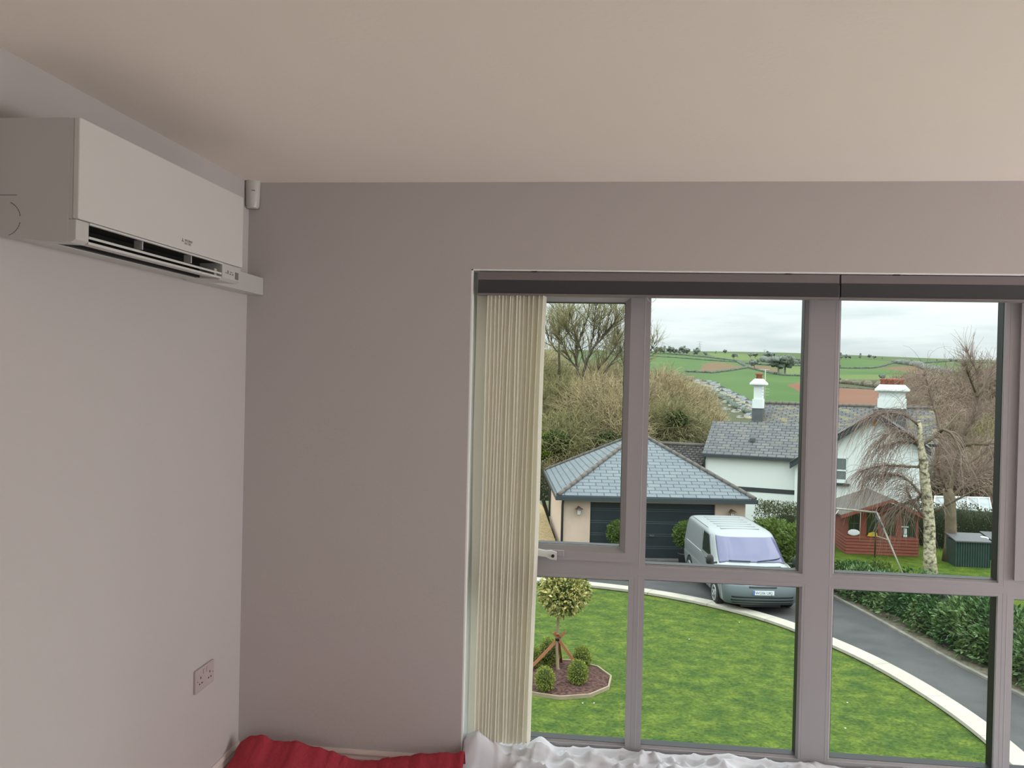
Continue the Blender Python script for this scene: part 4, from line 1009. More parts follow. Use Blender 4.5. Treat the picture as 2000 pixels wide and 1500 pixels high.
# aerial by the left chimney
p0 = onplane(1495, 722, 3.7); mb = MB(); mb.tube([(p0.x, 3.7, onplane(1495, 790, 3.7).z - .6), (p0.x, 3.7, p0.z)], .018, 5)
for k, v in enumerate((722, 760, 766, 772)): z_ = onplane(1495, v, 3.7).z; mb.tube([(p0.x - .25, 3.7, z_), (p0.x + .2, 3.7, z_)], .012, 4)
mb.build('aerial', MT['tube'], hs_)
# low rubble-tiled outbuilding between garage and house
ob = empty('outbuilding', hA + HX * -3 + Vector((0, 0, 0)), rz=-th_h, label='low outbuilding with dark mottled roof behind the garage', cat='building')
zr = onplane(1340, 868, 1.2).z; x0, x1 = -4.6, -.15
mb = MB(); mb.box(x0 + 3 + .1, x1 + 3 - .1, -.9, 3.2, hb, zr - 1.55); mb.build('wall', MT['hwhite'], ob)
mb = MB(); roofplane(mb, (x0 + 3, -1.2, zr - 1.75), (x1 + 3, -1.2, zr - 1.75), (x1 + 3, 1.2, zr), (x0 + 3, 1.2, zr)); roofplane(mb, (x1 + 3, 3.5, zr - 1.75), (x0 + 3, 3.5, zr - 1.75), (x0 + 3, 1.2, zr), (x1 + 3, 1.2, zr)); mb.build('roof', MT['slated'], ob)
mb = MB(); mb.tube([(x0 + 3, 1.2, zr), (x1 + 3, 1.2, zr)], .09, 8); mb.build('ridge_tiles', MT['hip'], ob)
# ---- van
tv = .125; vo = Vector((3.93, 21.95, GZ)); van = empty('van', vo, rz=tv, label='silver panel van parked on the drive in front of the garage', cat='van')
# local: x across (centre 0), y back from the nose, z up
VL = 4.78; VW = .99
rowsC = [ # z, front position, half width, corner softness, rear y
    (.24, .16, .86, .5, 4.66), (.30, .04, .93, .5, 4.72), (.52, .0, .97, .5, 4.76), (.70, .05, .98, .5, 4.77), (.74, .09, .975, .5, 4.77), (.90, .20, .98, .5, 4.77), (1.02, .42, .975, .6, 4.76),
    (1.08, .80, .965, .7, 4.76), (1.34, 1.12, .93, .8, 4.75), (1.60, 1.44, .88, .8, 4.73), (1.70, 1.60, .83, .8, 4.70), (1.745, 1.85, .74, .9, 4.62), (1.77, 2.1, .48, .9, 4.5), (1.777, 2.3, .02, .9, 4.4)]
def rowpts(r_):
    z, sf, w_, cs, yr = r_
    pts = [(0, sf), (.35 * w_, sf + .01), (.68 * w_, sf + .05), (.88 * w_, sf + .14 * cs / .5), (.975 * w_, sf + .34 * cs / .5), (w_, sf + .75)]
    y0 = sf + .75
    for q in (.2, .4, .6, .8): pts.append((w_, y0 + (yr - .18 - y0) * q))
    pts += [(w_, yr - .18), (.96 * w_, yr - .04), (.8 * w_, yr), (.4 * w_, yr + .01), (0, yr + .01)]
    return [Vector((x, y, z + (.04 if 0 else 0))) for x, y in pts]
CG = [rowpts(r_) for r_ in rowsC]; NRW, NCL = len(CG), len(CG[0])
def cat(p0, p1, p2, p3, t_):
    return p1 + (p2 - p0) * (.5 * t_) + (p0 * 2 - p1 * 5 + p2 * 4 - p3) * (.5 * t_ * t_) + (p1 * 3 - p0 - p2 * 3 + p3) * (.5 * t_ ** 3)
def S(r_, c_):
    i = min(NRW - 2, max(0, int(r_))); tr_ = r_ - i; j = min(NCL - 2, max(0, int(c_))); tc_ = c_ - j
    def g(a, b_):
        a = max(0, min(NRW - 1, a))
        if b_ < 0: p = CG[a][-b_]; return Vector((-p.x, p.y, p.z))
        if b_ > NCL - 1: p = CG[a][2 * (NCL - 1) - b_]; return Vector((-p.x, p.y, p.z))
        return CG[a][b_]
    rr = [cat(*[g(i + k, j + l) for l in (-1, 0, 1, 2)], tc_) for k in (-1, 0, 1, 2)]
    return cat(*rr, tr_)
def Sm(r_, c_, side=1, off=0):
    p = S(r_, c_)
    if off:
        e = .02; n_ = (S(r_ + e, c_) - S(r_ - e, c_)).cross(S(r_, c_ + e) - S(r_, c_ - e)).normalized()
        if n_.dot(p - Vector((0, 2.4, .8))) < 0: n_ = -n_
        p = p + n_ * off
    return Vector((p.x * side, p.y, p.z))
def vpatch(name, m, r0, r1, c0, c1, side=1, off=.006, nr=10, nc=14, shape=None, parent=van, full=False):
    rows = []
    for i in range(nr + 1):
        a = r0 + (r1 - r0) * i / nr; row = []
        if full: cs = [(c1 - 2 * c1 * k / nc) for k in range(nc + 1)]
        else: cs = [c0 + (c1 - c0) * k / nc for k in range(nc + 1)]
        for cc in cs:
            r2 = a
            if shape: r2, cc = shape(a, cc, i / nr)
            row.append(Sm(r2, abs(cc), (-1 if cc < 0 else 1) * (1 if full else side), off))
        rows.append(row)
    mb = MB(); mb.grid(rows); return mb.build(name, m, parent, solid=.004)
mb = MB(); NR_, NC_ = 80, 84
full = []
for i in range(NR_ + 1):
    a = (NRW - 1) * i / NR_; L1 = [S(a, (NCL - 1) * k / NC_) for k in range(NC_ + 1)]
    full.append(L1 + [Vector((-p.x, p.y, p.z)) for p in reversed(L1[1:-1])])
mb.grid(full, close=True); mb.face(full[0]); mb.face(full[-1]); mb.build('body', MT['silver'], van)
vpatch('bumper', MT['vgrey'], .0, 3.7, 0, 3.9, off=.012, nr=14, nc=40, full=True)
vpatch('windscreen', MT['wshield'], 7.25, 9.55, 0, 3.15, off=.008, nr=16, nc=40, full=True, shape=lambda r_, c_, q: (r_ - .22 * max(0, (abs(c_) - 2.2)) * (1 - q), c_ * (1.0 - .04 * (1 - q))))
for s_ in (-1, 1):
    vpatch('side_window', MT['dglass'], 7.35, 9.3, 4.05, 6.1, side=s_, off=.006, shape=lambda r_, c_, q: (r_, 4.05 + (c_ - 4.05) * (1 - .12 * q) + .25 * (1 - q)))
    vpatch('headlamp', MT['lamp'], 4.5, 6.4, 2.75, 4.3, side=s_, off=.008, shape=lambda r_, c_, q: (r_ + .5 * (c_ - 3.5), c_))
    vpatch('side_moulding', MT['tube'] if False else MT['lamp'], 5.45, 5.55, 5.6, 8.4, side=s_, off=.012, nr=2, nc=10) if s_ > 9 else None
    vpatch('waist_groove', MT['plate'], 6.95, 7.02, 6.7, 9.6, side=s_, off=.006, nr=2, nc=12)
    vpatch('door_seam', MT['vdark'], 1.0, 9.6, 6.28, 6.31, side=s_, off=.003, nr=16, nc=1)
    vpatch('door_seam', MT['vdark'], 1.0, 7.2, 4.3, 4.32, side=s_, off=.003, nr=12, nc=1)
    vpatch('door_handle', MT['vdark'], 5.9, 6.3, 5.95, 6.15, side=s_, off=.02, nr=3, nc=4)
    vpatch('roof_gutter', MT['lead'], 10.6, 10.72, 5.2, 10.4, side=s_, off=.012, nr=2, nc=14)
    # mirrors
    mb = MB(); mb.tube([(s_ * .93, .98, 1.10), (s_ * 1.08, .93, 1.10)], .03, 8); arm = mb.build('mirror_arm', MT['vdark'], van)
    mb = MB(); blob(mb, (s_ * 1.12, .93, 1.17), .10, .07, .16, 8, amp=0); mb.build('wing_mirror', MT['vdark'], van)
    for yy in (.95, 3.90):
        wh = MB(); wh.lathe([(.0001, s_ * .80), (.31, s_ * .80), (.33, s_ * .84), (.33, s_ * .965), (.31, s_ * .99), (.20, s_ * .985)], (0, yy, .33), 32, 'x'); w_ = wh.build('wheel', MT['tyre'], van)
        hb_ = MB(); hb_.lathe([(.21, s_ * .97), (.205, s_ * 1.0), (.17, s_ * 1.0), (.16, s_ * .985), (.05, s_ * .99), (.045, s_ * 1.005), (.0001, s_ * 1.005)], (0, yy, .33), 32, 'x'); hub = hb_.build('wheel_trim', MT['alloy'], w_)
        for k in range(7):
            hl_ = MB()
            a = 2 * pi * k / 7; cx, cz = yy + .125 * cos(a), .33 + .125 * sin(a)
            hl_.lathe([(.0001, s_ * .999), (.028, s_ * .999), (.028, s_ * .984)], (0, cx, cz), 10, 'x')
            hl_.build('trim_hole', MT['vdark'], w_)
        ar = MB(); rr = []
        for k in range(17):
            a = pi * k / 16; 
            rr.append([(s_ * (.985 if q < .395 else .988), yy + q * cos(a), .30 + q * sin(a)) for q in (.335, .36, .385, .40)])
        ar.grid(rr); ar.build('wheel_arch', MT['vdark'], van, solid=.01)
vpatch('upper_grille', MT['vdark'], 2.8, 3.1, 0, 1.0, off=.02, nr=3, nc=20, full=True)
for zr_, ww in ((1.0, 2.5), (1.32, 2.6), (1.64, 2.5)): vpatch('lower_grille', MT['vdark'], zr_, zr_ + .17, 0, ww, off=.018, nr=2, nc=24, full=True)
vpatch('bonnet_seam', MT['vdark'], 3.78, 3.82, 1.3, 2.9, off=.016, nr=1, nc=10); vpatch('bonnet_seam', MT['vdark'], 3.78, 3.82, 1.3, 2.9, side=-1, off=.016, nr=1, nc=10)
vpatch('bonnet_vent', MT['vdark'], 6.55, 6.85, .95, 2.05, side=1, off=.008, nr=3, nc=8)
pl_ = MB(); pl_.box(-.26, .26, -.022, -.012, -.055, .055); e_ = pl_.build('number_plate', MT['plate'], van, loc=(0, -.012, .575))
pb = MB(); pb.box(-.26, -.222, -.024, -.0222, -.055, .055); pb.build('plate_band', MT['plateb'], e_)
txt('WG06 UKJ', .098, (-.21, -.0228, -.036), (pi / 2, 0, 0), MT['ink'], e_, 'plate_characters', sx=.93, ext=.001)
for (a, b_) in (((7.3, .3), (7.55, 2.4)), ((7.3, -.25), (7.32, -1.9))):
    mb = MB(); mb.tube([Sm(a[0] + (b_[0] - a[0]) * k / 6, abs(a[1] + (b_[1] - a[1]) * k / 6), 1 if a[1] + (b_[1] - a[1]) * k / 6 > 0 else -1, .03) for k in range(7)], .011, 5); mb.build('wiper', MT['vdark'], van)
for k in range(6):   # pressed roof ribs
    yy = 2.2 + .38 * k; mb = MB(); mb.box(-.52, .52, yy, yy + .12, 1.76, 1.7815); mb.build('roof_rib', MT['silver'], van)
MB().box(-.5, .5, .2, 4.5, .17, .3).build('underside', MT['vdark'], van)

# ---- summerhouse
so_ = G(1653, 1078, GZ + .03); sr_ = G(1793, 1087, GZ + .03)
SY = so_.y - .3; x0 = P(1652, 1070, SY).x; x1 = P(1793, 1080, SY).x
sh = empty('summerhouse', (x0, SY, GZ + .03), label='red timber summerhouse with grey felt roof and four glazed openings', cat='summerhouse')
SW = x1 - x0; SD = 2.3
ez = P(1655, 1003, SY).z - sh.location.z; 
wz0 = P(1700, 1047, SY).z - sh.location.z; wz1 = P(1700, 1000, SY).z - sh.location.z; az = P(1742, 977, SY - .35).z - sh.location.z
xs_ = [P(u, 1040, SY).x - x0 for u in (1656, 1679, 1691, 1716, 1726, 1750, 1762, 1788)]
mb = MB(); T = .06
mb.box(0, SW, 0, T, 0, wz0); mb.box(0, SW, 0, T, wz1, ez + .12)
edges = [0] + xs_ + [SW]
for k in range(0, len(edges), 2): mb.box(edges[k], edges[k + 1], 0, T, wz0, wz1)
mb.box(0, T, T, SD, 0, ez); mb.box(SW - T, SW, T, SD, 0, ez); mb.box(T, SW - T, SD - T, SD, 0, ez)
mb.prism([(0, 0, ez + .1), (SW, 0, ez + .1), (SW * .58, 0, az - .12)], (0, T, 0)); mb.prism([(0, SD, ez), (SW, SD, ez), (SW * .58, SD, az - .15)], (0, -T, 0))
mb.build('timber_wall', MT['cedar'], sh)
mb = MB(); nb = 6
for k in range(nb): z_ = wz0 * k / nb; mb.prism([(-.012, -.012, z_ + .01), (-.012, -.022, z_ + .01), (-.012, -.002, z_ + wz0 / nb - .015)], (SW + .024, 0, 0)); mb.prism([(-.022, -.0, z_ + .01), (-.012, 0, z_ + .01), (-.002, 0, z_ + wz0 / nb - .015)], (0, SD, 0))
mb.build('cladding', MT['cedar'], sh)
for k in range(4):
    a, b_ = xs_[2 * k], xs_[2 * k + 1]; g_ = MB().box(a, b_, .03, .036, wz0, wz1).build('window', MT['dglass'], sh)
    mb = MB(); 
    mb.box(a, b_, .018, .03, wz0, wz0 + .03); mb.box(a, b_, .018, .03, wz1 - .03, wz1); mb.box(a, a + .025, .018, .03, wz0, wz1); mb.box(b_ - .025, b_, .018, .03, wz0, wz1)
    if k in (0, 3): mb.box((a + b_) / 2 - .008, (a + b_) / 2 + .008, .018, .03, wz0, wz1); mb.box(a, b_, .018, .03, (wz0 + wz1) / 2 - .008, (wz0 + wz1) / 2 + .008)
    mb.build('window_bars', MT['lead'] if k in (0, 3) else MT['cedar'], g_)
mb = MB(); of = .38; ap_ = (SW * .58, az)
mb.prism([(-.28, -of, ez - .05), (ap_[0], -of, az), (ap_[0], -of, az + .05), (-.28, -of, ez)], (0, SD + of + .15, 0)); mb.prism([(SW + .16, -of, ez - .02), (ap_[0], -of, az), (ap_[0], -of, az + .05), (SW + .16, -of, ez + .03)], (0, SD + of + .15, 0)); mb.build('felt_roof', MT['felt'], sh)
mb = MB(); mb.prism([(-.28, -of - .02, ez - .12), (ap_[0], -of - .02, az - .07), (ap_[0], -of - .02, az + .03), (-.28, -of - .02, ez - .02)], (0, .02, 0)); mb.prism([(SW + .16, -of - .02, ez - .10), (ap_[0], -of - .02, az - .07), (ap_[0], -of - .02, az + .03), (SW + .16, -of - .02, ez)], (0, .02, 0)); mb.build('bargeboard', MT['cedar'], sh)
# things seen on its sills
def onsill(name, u, v, m, lb, cat_, f):
    q_ = P(u, v, SY - .04); e_ = f(); e_ = e_.build(name, m, loc=(q_.x, SY - .06, sh.location.z + wz0)); return tag(e_, lb, cat_)
mb = MB(); mb.prism([(-.16, 0, 0), (.16, 0, 0), (.15, 0, .12), (.02, 0, .15), (-.12, 0, .1)], (0, .05, 0)); o = mb.build('yellow_crate', MT['yellow'], loc=(P(1703, 1043, SY).x, SY - .058, sh.location.z + wz0 - .0)); tag(o, 'yellow plastic item on the sill of the second summerhouse opening', 'crate')
mb = MB(); blob(mb, (0, 0, .1), .2, .02, .11, 8); o = mb.build('white_cushion', MT['sheet'], loc=(P(1667, 1043, SY).x, SY - .022, sh.location.z + wz0)); tag(o, 'white cushion behind the left summerhouse window', 'cushion')
mb = MB(); mb.box(-.06, .06, 0, .02, .02, .10); mb.box(-.05, .05, 0, .02, .12, .30); mb.box(-.13, .10, 0, .015, .34, .38); o = mb.build('white_notice', MT['plate'], loc=(P(1768, 1042, SY).x, SY - .012, sh.location.z + wz0)); tag(o, 'white plastic shape behind the right summerhouse window', 'ornament')

# ---- swing frame
g1 = G(1766, 1128, GZ + .03); g2 = G(1710, 1108, GZ + .03); tp_ = P(1713, 1001, (g1.y + g2.y) / 2)
sf = empty('swing_frame', (tp_.x, tp_.y, GZ + .03), label='white and green garden swing frame in front of the summerhouse', cat='swing')
L0 = sf.location
tp_l = P(1560, 986, tp_.y + .25)
MB().tube([tp_ - L0, tp_l - L0], .028, 8).build('top_bar', MT['tube'], sf)
MB().tube([tp_ - L0, g1 - L0], .026, 8).build('leg', MT['tube'], sf); MB().tube([tp_ - L0 + Vector((-.02, .03, 0)), g2 - L0 + Vector((0, .1, 0))], .022, 8).build('leg', MT['tubeg'], sf)
b0_, b1_ = P(1713, 1047, g2.y - .3), P(1733, 1054, g1.y + .3); MB().tube([b0_ - L0, b1_ - L0], .013, 6).build('brace', MT['tube'], sf)
MB().tube([P(1711, 1008, tp_.y) - L0, P(1724, 1030, tp_.y - .3) - L0], .03, 6).build('joint_plate', MT['lead'], sf)
c0_ = P(1681, 1001, tp_.y); c1_ = P(1679, 1055, tp_.y); MB().tube([c0_ - L0, c1_ - L0], .008, 5).build('rope', MT['tube'], sf)
l2a = P(1562, 986, tp_.y + .25); MB().tube([l2a - L0, Vector((l2a.x - .3, l2a.y - .8, GZ + .03)) - L0], .026, 8).build('leg', MT['tube'], sf); MB().tube([l2a - L0, Vector((l2a.x - .2, l2a.y + .9, GZ + .03)) - L0], .022, 8).build('leg', MT['tubeg'], sf)
MB().tube([P(1638, 996, tp_.y) - L0, P(1628, 1010, tp_.y - .3) - L0], .015, 6).build('brace', MT['tube'], sf)

# ---- green steel stores
for (ua, ub, va, dz_, lb) in ((1866, 1934, 1105, 0, 'green corrugated metal store with grey lid beside the bare tree'), (1936, 1985, 1100, .06, 'green metal store behind the first, cut by the window frame')):
    a = G(ua, va, GZ + .03); yy = a.y - (.15 if dz_ == 0 else -.55); xa_, xb_ = P(ua, va, yy).x, P(ub, va, yy).x; ht = P(ua, 1058 if dz_ == 0 else 1056, yy).z - GZ - .03
    e_ = empty('garden_store', (xa_, yy, GZ + .03), label=lb, cat='garden store'); w_ = xb_ - xa_; mb = MB(); prof = []
    nseg = 14
    for k in range(nseg): x_ = w_ * k / nseg; prof += [(x_, 0), (x_ + w_ / nseg * .35, 0), (x_ + w_ / nseg * .5, .025), (x_ + w_ / nseg * .85, .025)]
    prof.append((w_, 0)); pts = [(x_, y_, 0) for x_, y_ in prof] + [(w_, .85, 0), (0, .85, 0)]
    mb.prism(pts, (0, 0, ht)); mb.build('box', MT['shedm'], e_)
    mb = MB(); mb.prism([(-.03, -.05, ht), (w_ + .03, -.05, ht), (w_ + .03, .9, ht + .12), (-.03, .9, ht + .12)], (0, 0, .04)); mb.build('lid', MT['shedtop'], e_)
pb_ = P(1922, 1053, 29.5); mb = MB(); blob(mb, (0, 0, 0), .16, .12, .06, 8); o = mb.build('white_cover', MT['sheet'], loc=(pb_.x, 29.55, pb_.z + .02)); tag(o, 'crumpled white sack lying on top of the green store', 'sack')

# ---- greenhouse roof beyond the hedge
ga_, gb_ = P(1822, 1004, 35), P(1938, 1006, 35); gc_, gd_ = P(1932, 973, 36.6), P(1826, 970, 36.6)
gh_ = empty('greenhouse', (ga_.x, 35, ground(0, 35)), label='lean-to greenhouse with pale glazed roof beyond the garden trees', cat='greenhouse'); lo_ = gh_.location
MT['gglass'] = mat('greenhouse_glass', (186, 196, 198), .25, vary=.12, vscale=3)
mb = MB(); q_ = [p - lo_ for p in (ga_, gb_, gc_, gd_)]; mb.prism(q_, (0, 0, -.03)); mb.build('glass_roof', MT['gglass'], gh_)
mb = MB(); mb.prism([(0, 0, 0), (gb_.x - ga_.x, 0, 0), (gb_.x - ga_.x, 0, ga_.z - lo_.z - .05), (0, 0, ga_.z - lo_.z - .05)], (0, 1.5, 0)); mb.build('greenhouse_wall', MT['gglass'], gh_)
mb = MB()
for k in range(6):
    t_ = k / 5; a, b_ = q_[0].lerp(q_[1], t_), q_[3].lerp(q_[2], t_); mb.tube([a + Vector((0, 0, .02)), b_ + Vector((0, 0, .02))], .03, 4)
mb.tube([q_[0], q_[1]], .04, 4); mb.tube([q_[3], q_[2]], .04, 4); mb.build('glazing_bars', MT['hwhite'], gh_)

# ---- trees
class Tree:
    def __init__(s, seed): s.r = random.Random(seed); s.segs = []; s.tips = []
    def grow(s, p, d, L_, r0, lvl, maxl, spread, up, droop=0, wob=.12, nb=(3, 5), ratio=.68, rr=.6):
        n = 5; pts = [p.copy()]; rad = [r0]; dd = d.copy()
        for k in range(n):
            dd = (dd + Vector((s.r.gauss(0, wob), s.r.gauss(0, wob), s.r.gauss(0, wob) + up * .12 - droop * lvl * .05))).normalized()
            p = p + dd * (L_ / n); pts.append(p.copy()); rad.append(r0 * (1 - (k + 1) / n * .42))
        s.segs.append((pts, rad, lvl))
        if lvl >= maxl: s.tips.append((p, dd)); return
        for _ in range(s.r.randint(*nb)):
            k = s.r.randint(2, n); o = pts[k]; ang = s.r.uniform(.35, 1) * spread; ax = Vector((s.r.gauss(0, 1), s.r.gauss(0, 1), s.r.gauss(0, 1))).normalized().cross(dd).normalized()
            nd = (dd * cos(ang) + ax * sin(ang)).normalized()
            s.grow(o, nd, L_ * ratio * s.r.uniform(.75, 1.15), rad[k] * rr, lvl + 1, maxl, spread, up, droop, wob, nb, ratio, rr)
    def mesh(s, l0, l1):
        mb = MB()
        for pts, rad, lvl in s.segs:
            if l0 <= lvl <= l1: mb.tube(pts, rad, 8 if lvl < 1 else (5 if lvl < 3 else 3), cap=False)
        return mb
def twigs(mb, n, posf, Lr, rad, rng, droop=0, up=.3, k=3, wob=.25):
    for _ in range(n):
        p, d = posf(rng); d = (Vector(d) + Vector((rng.gauss(0, .45), rng.gauss(0, .45), rng.gauss(0, .35) + up))).normalized(); L_ = Lr * rng.uniform(.5, 1.4); pts = [Vector(p)]
        for q in range(k):
            d = (d + Vector((rng.gauss(0, wob), rng.gauss(0, wob), rng.gauss(0, wob) - droop))).normalized(); pts.append(pts[-1] + d * L_ / k)
        mb.tube(pts, [rad, rad * .8, rad * .6, rad * .4][:k + 1] if k == 3 else rad, 3, cap=False)
def tree(name, loc, seed, label, mats, L_, r0, maxl=4, spread=.75, up=1, group=None, d0=(0, 0, 1), nb=(3, 5), ratio=.68, tw=0, twL=.5, twr=.012, droop=0, rr=.6, wob=.12, extra=None):
    e_ = empty(name, loc, label=label, cat='tree', group=group); T_ = Tree(seed); T_.grow(Vector((0, 0, -.1)), Vector(d0).normalized(), L_, r0, 0, maxl, spread, up, droop, wob, nb, ratio, rr)
    T_.mesh(0, 0).build('trunk', mats[0], e_, recalc=False); T_.mesh(1, 2).build('branches', mats[1], e_, recalc=False); mb = T_.mesh(3, 9)
    if tw:
        tips = T_.tips; rg = random.Random(seed + 1); twigs(mb, tw, lambda r_: r_.choice(tips), twL, twr, rg, droop=droop)
    mb.build('twigs', mats[2], e_, recalc=False)
    return e_, T_
# the tall bare trees behind the garage (in the left casement)
yT = 46
def surveyed_tree(label, limbs, base, yD, seed, ntw, r0, name='bare_tree', twr=.011, twL=.8):
    zb_ = ground(P(*base, yD).x, yD); b0 = P(*base, yD); root = Vector((b0.x, yD, zb_)); e_ = empty(name, root, label=label, cat='tree'); rg = random.Random(seed); tips = []
    mbt, mbb = MB(), MB()
    for k, (wd, br) in enumerate(limbs):
        dy = 0 if k == 0 else rg.uniform(-1.6, 1.6); y_off = rg.uniform(-.2, .2)
        pts = [P(u, v, yD + dy * (i / max(1, len(br) - 1)) * (1 if k else 0)) - root for i, (u, v) in enumerate(br)]
        if k == 0: pts = [Vector((pts[0].x, 0, -.2))] + pts
        pts = smooth(resample(pts, .3), 1); n_ = len(pts)
        pts = [q + (Vector((rg.gauss(0, .03), rg.gauss(0, .03), rg.gauss(0, .03))) if 0 < i < n_ - 1 and k else Vector((0, 0, 0))) for i, q in enumerate(pts)]
        (mbt if k == 0 else mbb).tube(pts, [r0 * wd * (1 - (.35 if k == 0 else .7) * i / n_) for i in range(n_)], 7)
        if k:
            for i in range(max(1, n_ // 5), n_): tips.append((pts[i], (pts[i] - pts[i - 1]).normalized(), i / n_))
    mbt.build('trunk', MT['barkd'], e_)
    sub = []
    for _ in range(ntw // 9):     # secondary branchlets
        p_, d_, q_ = rg.choice(tips); d_ = (d_ + Vector((rg.gauss(0, .55), rg.gauss(0, .6), rg.gauss(.25, .35)))).normalized(); L_ = rg.uniform(.6, 1.5) * (1.2 - .5 * q_); pts = [p_]
        for j in range(5): d_ = (d_ + Vector((rg.gauss(0, .16), rg.gauss(0, .16), rg.gauss(.07, .1)))).normalized(); pts.append(pts[-1] + d_ * L_ / 5)
        mbb.tube(pts, [.022, .019, .016, .013, .011, .009], 4, cap=False); sub += [(pts[j], d_) for j in (2, 3, 4, 5)]
    mbb.build('branches', MT['barkd'], e_, recalc=False)
    mb = MB(); twigs(mb, ntw, lambda r_: r_.choice(sub), twL, twr, rg, up=.3, wob=.2); mb.build('twigs', MT['twigo'], e_, recalc=False)
surveyed_tree('tall bare tree with dark forking limbs against the sky in the left casement', [
    (1.0, [(1150, 880), (1143, 800), (1138, 748)]), (.5, [(1138, 748), (1128, 722), (1122, 700), (1127, 665), (1120, 640), (1112, 612)]),
    (.6, [(1138, 748), (1143, 712), (1152, 690), (1165, 672), (1180, 655), (1195, 640), (1205, 618)]), (.4, [(1124, 695), (1133, 665), (1138, 648), (1148, 625), (1150, 603)]),
    (.35, [(1143, 712), (1135, 680), (1125, 668), (1110, 655), (1100, 628)]), (.5, [(1143, 760), (1165, 725), (1180, 705), (1195, 690), (1208, 665)]), (.4, [(1146, 772), (1175, 735), (1200, 700), (1216, 680)]),
    (.3, [(1165, 672), (1170, 650), (1172, 625), (1180, 600)]), (.3, [(1152, 690), (1158, 660), (1160, 630), (1166, 597)]), (.3, [(1180, 655), (1186, 630), (1196, 603)]), (.35, [(1130, 722), (1112, 700), (1100, 680), (1092, 655)]), (.3, [(1195, 640), (1212, 628), (1225, 610)])],
    (1150, 880), 46, 21, 2200, .15, twr=.009)
surveyed_tree('slender bare tree left of the tallest one, close to the blind vanes', [
    (1.0, [(1096, 860), (1094, 760), (1092, 700), (1092, 682)]), (.6, [(1092, 682), (1090, 660), (1085, 640), (1078, 615)]), (.5, [(1092, 674), (1105, 660), (1112, 640), (1112, 615)]), (.4, [(1092, 690), (1078, 675), (1066, 650), (1060, 625)]), (.4, [(1090, 655), (1098, 635), (1100, 612)])],
    (1096, 860), 49, 23, 700, .10, twr=.009)
surveyed_tree('bare tree behind the casement stile, its crown showing on both sides', [
    (1.0, [(1228, 880), (1226, 800), (1225, 740)]), (.6, [(1225, 740), (1215, 700), (1205, 670), (1200, 640)]), (.6, [(1225, 740), (1236, 700), (1245, 660), (1250, 630)]), (.4, [(1225, 745), (1250, 715), (1268, 690), (1278, 672)]), (.4, [(1215, 700), (1200, 690), (1190, 665)])],
    (1228, 880), 52, 27, 800, .12, twr=.009)
# bushy trees: crowns filled with fine twigs
def bushy(u, v, y, rx, rz_, m, seed, label, n=4200, ivy=0, tl=.8, core=None, name='bushy_tree'):
    if u > 1780 and y < 60: rx *= (y + 14) / y; rz_ *= (y + 14) / y; y += 14
    c_ = P(u, v, y); zb_ = ground(c_.x, y); e_ = empty(name, (c_.x, y, zb_), label=label, cat='tree'); ch = c_.z - zb_; rg = random.Random(seed); mb = MB()
    def f(r_):
        d = Vector((r_.gauss(0, 1), r_.gauss(0, 1), r_.gauss(0, 1))).normalized(); q = r_.uniform(.35, 1) ** .7 * (1 + .22 * noise.noise(d * 2 + Vector((seed, 0, 0)))); return Vector((d.x * rx * q, d.y * rx * q, ch + d.z * rz_ * q)), d
    twigs(mb, int(n * 1.25), f, tl * .8, .013, rg, up=.15, wob=.42); mb.build('twigs', MT[m], e_, recalc=False)
    T_ = Tree(seed); T_.grow(Vector((0, 0, -.1)), Vector((0, 0, 1)), max(ch * .7, 1), .13, 0, 3, .7, .8, nb=(4, 5), ratio=.6); T_.mesh(0, 9).build('branches', MT['barkd'], e_, recalc=False)
    mb = MB(); blob(mb, (0, 0, ch - .1 * rz_), rx * .62, rx * .62, rz_ * .62, 14, amp=.5); mb.build('inner_growth', MT[core or 'core2'], e_)
    if ivy:
        for k in range(ivy):
            d = Vector((rg.uniform(-1, 1), -rg.uniform(.4, 1), rg.uniform(-.6, .8))).normalized(); cc = Vector((d.x * rx * .75, d.y * rx * .75, ch + d.z * rz_ * .75)); mb = MB(); leaves(mb, None, 900, .16, ell(cc, rx * .3, rx * .25, rz_ * .28, .3), rg, .8); mb.build('ivy', MT['ivy'], e_, recalc=False)
    return e_
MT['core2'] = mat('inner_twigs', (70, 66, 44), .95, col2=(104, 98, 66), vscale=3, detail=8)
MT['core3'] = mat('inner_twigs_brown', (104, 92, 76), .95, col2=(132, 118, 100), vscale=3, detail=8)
bushy(1085, 825, 45, 2.1, 2.3, 'twigo', 31, 'bushy olive tree with ivy low in the left casement', ivy=2)
bushy(1168, 818, 43.5, 2.2, 2.1, 'twigk', 32, 'khaki bushy tree above the garage roof in the left casement', ivy=2)
bushy(1120, 870, 41.5, 2.4, 1.6, 'twigo', 33, 'dark tangled scrub right behind the garage', 4200, ivy=2)
bushy(1200, 850, 42, 1.6, 1.6, 'twigk', 34, 'khaki scrub behind the garage peak', 3000)
bushy(1078, 775, 50, 1.7, 2.0, 'twigo', 35, 'olive tree with green ivy beside the blind vanes', 3200, ivy=3)
bushy(1180, 765, 52, 2.5, 1.8, 'twigk', 36, 'hazy khaki tree behind the bare trees', 3600)
bushy(1290, 806, 50, 2.5, 2.35, 'twigk', 37, 'rounded brown bare tree at the left of the middle pane', 5600, tl=.9)
bushy(1345, 812, 54, 1.9, 1.9, 'twigk', 38, 'pale brown rounded tree next to the village houses', 4000)
bushy(1310, 838, 44, 1.9, 1.3, 'twigo', 39, 'olive ivy-green bush behind the outbuilding roof', 3400, ivy=1)
bushy(1375, 836, 50, 1.3, 1.2, 'twigk', 40, 'small brown bush touching the slate wing roof', 2200)
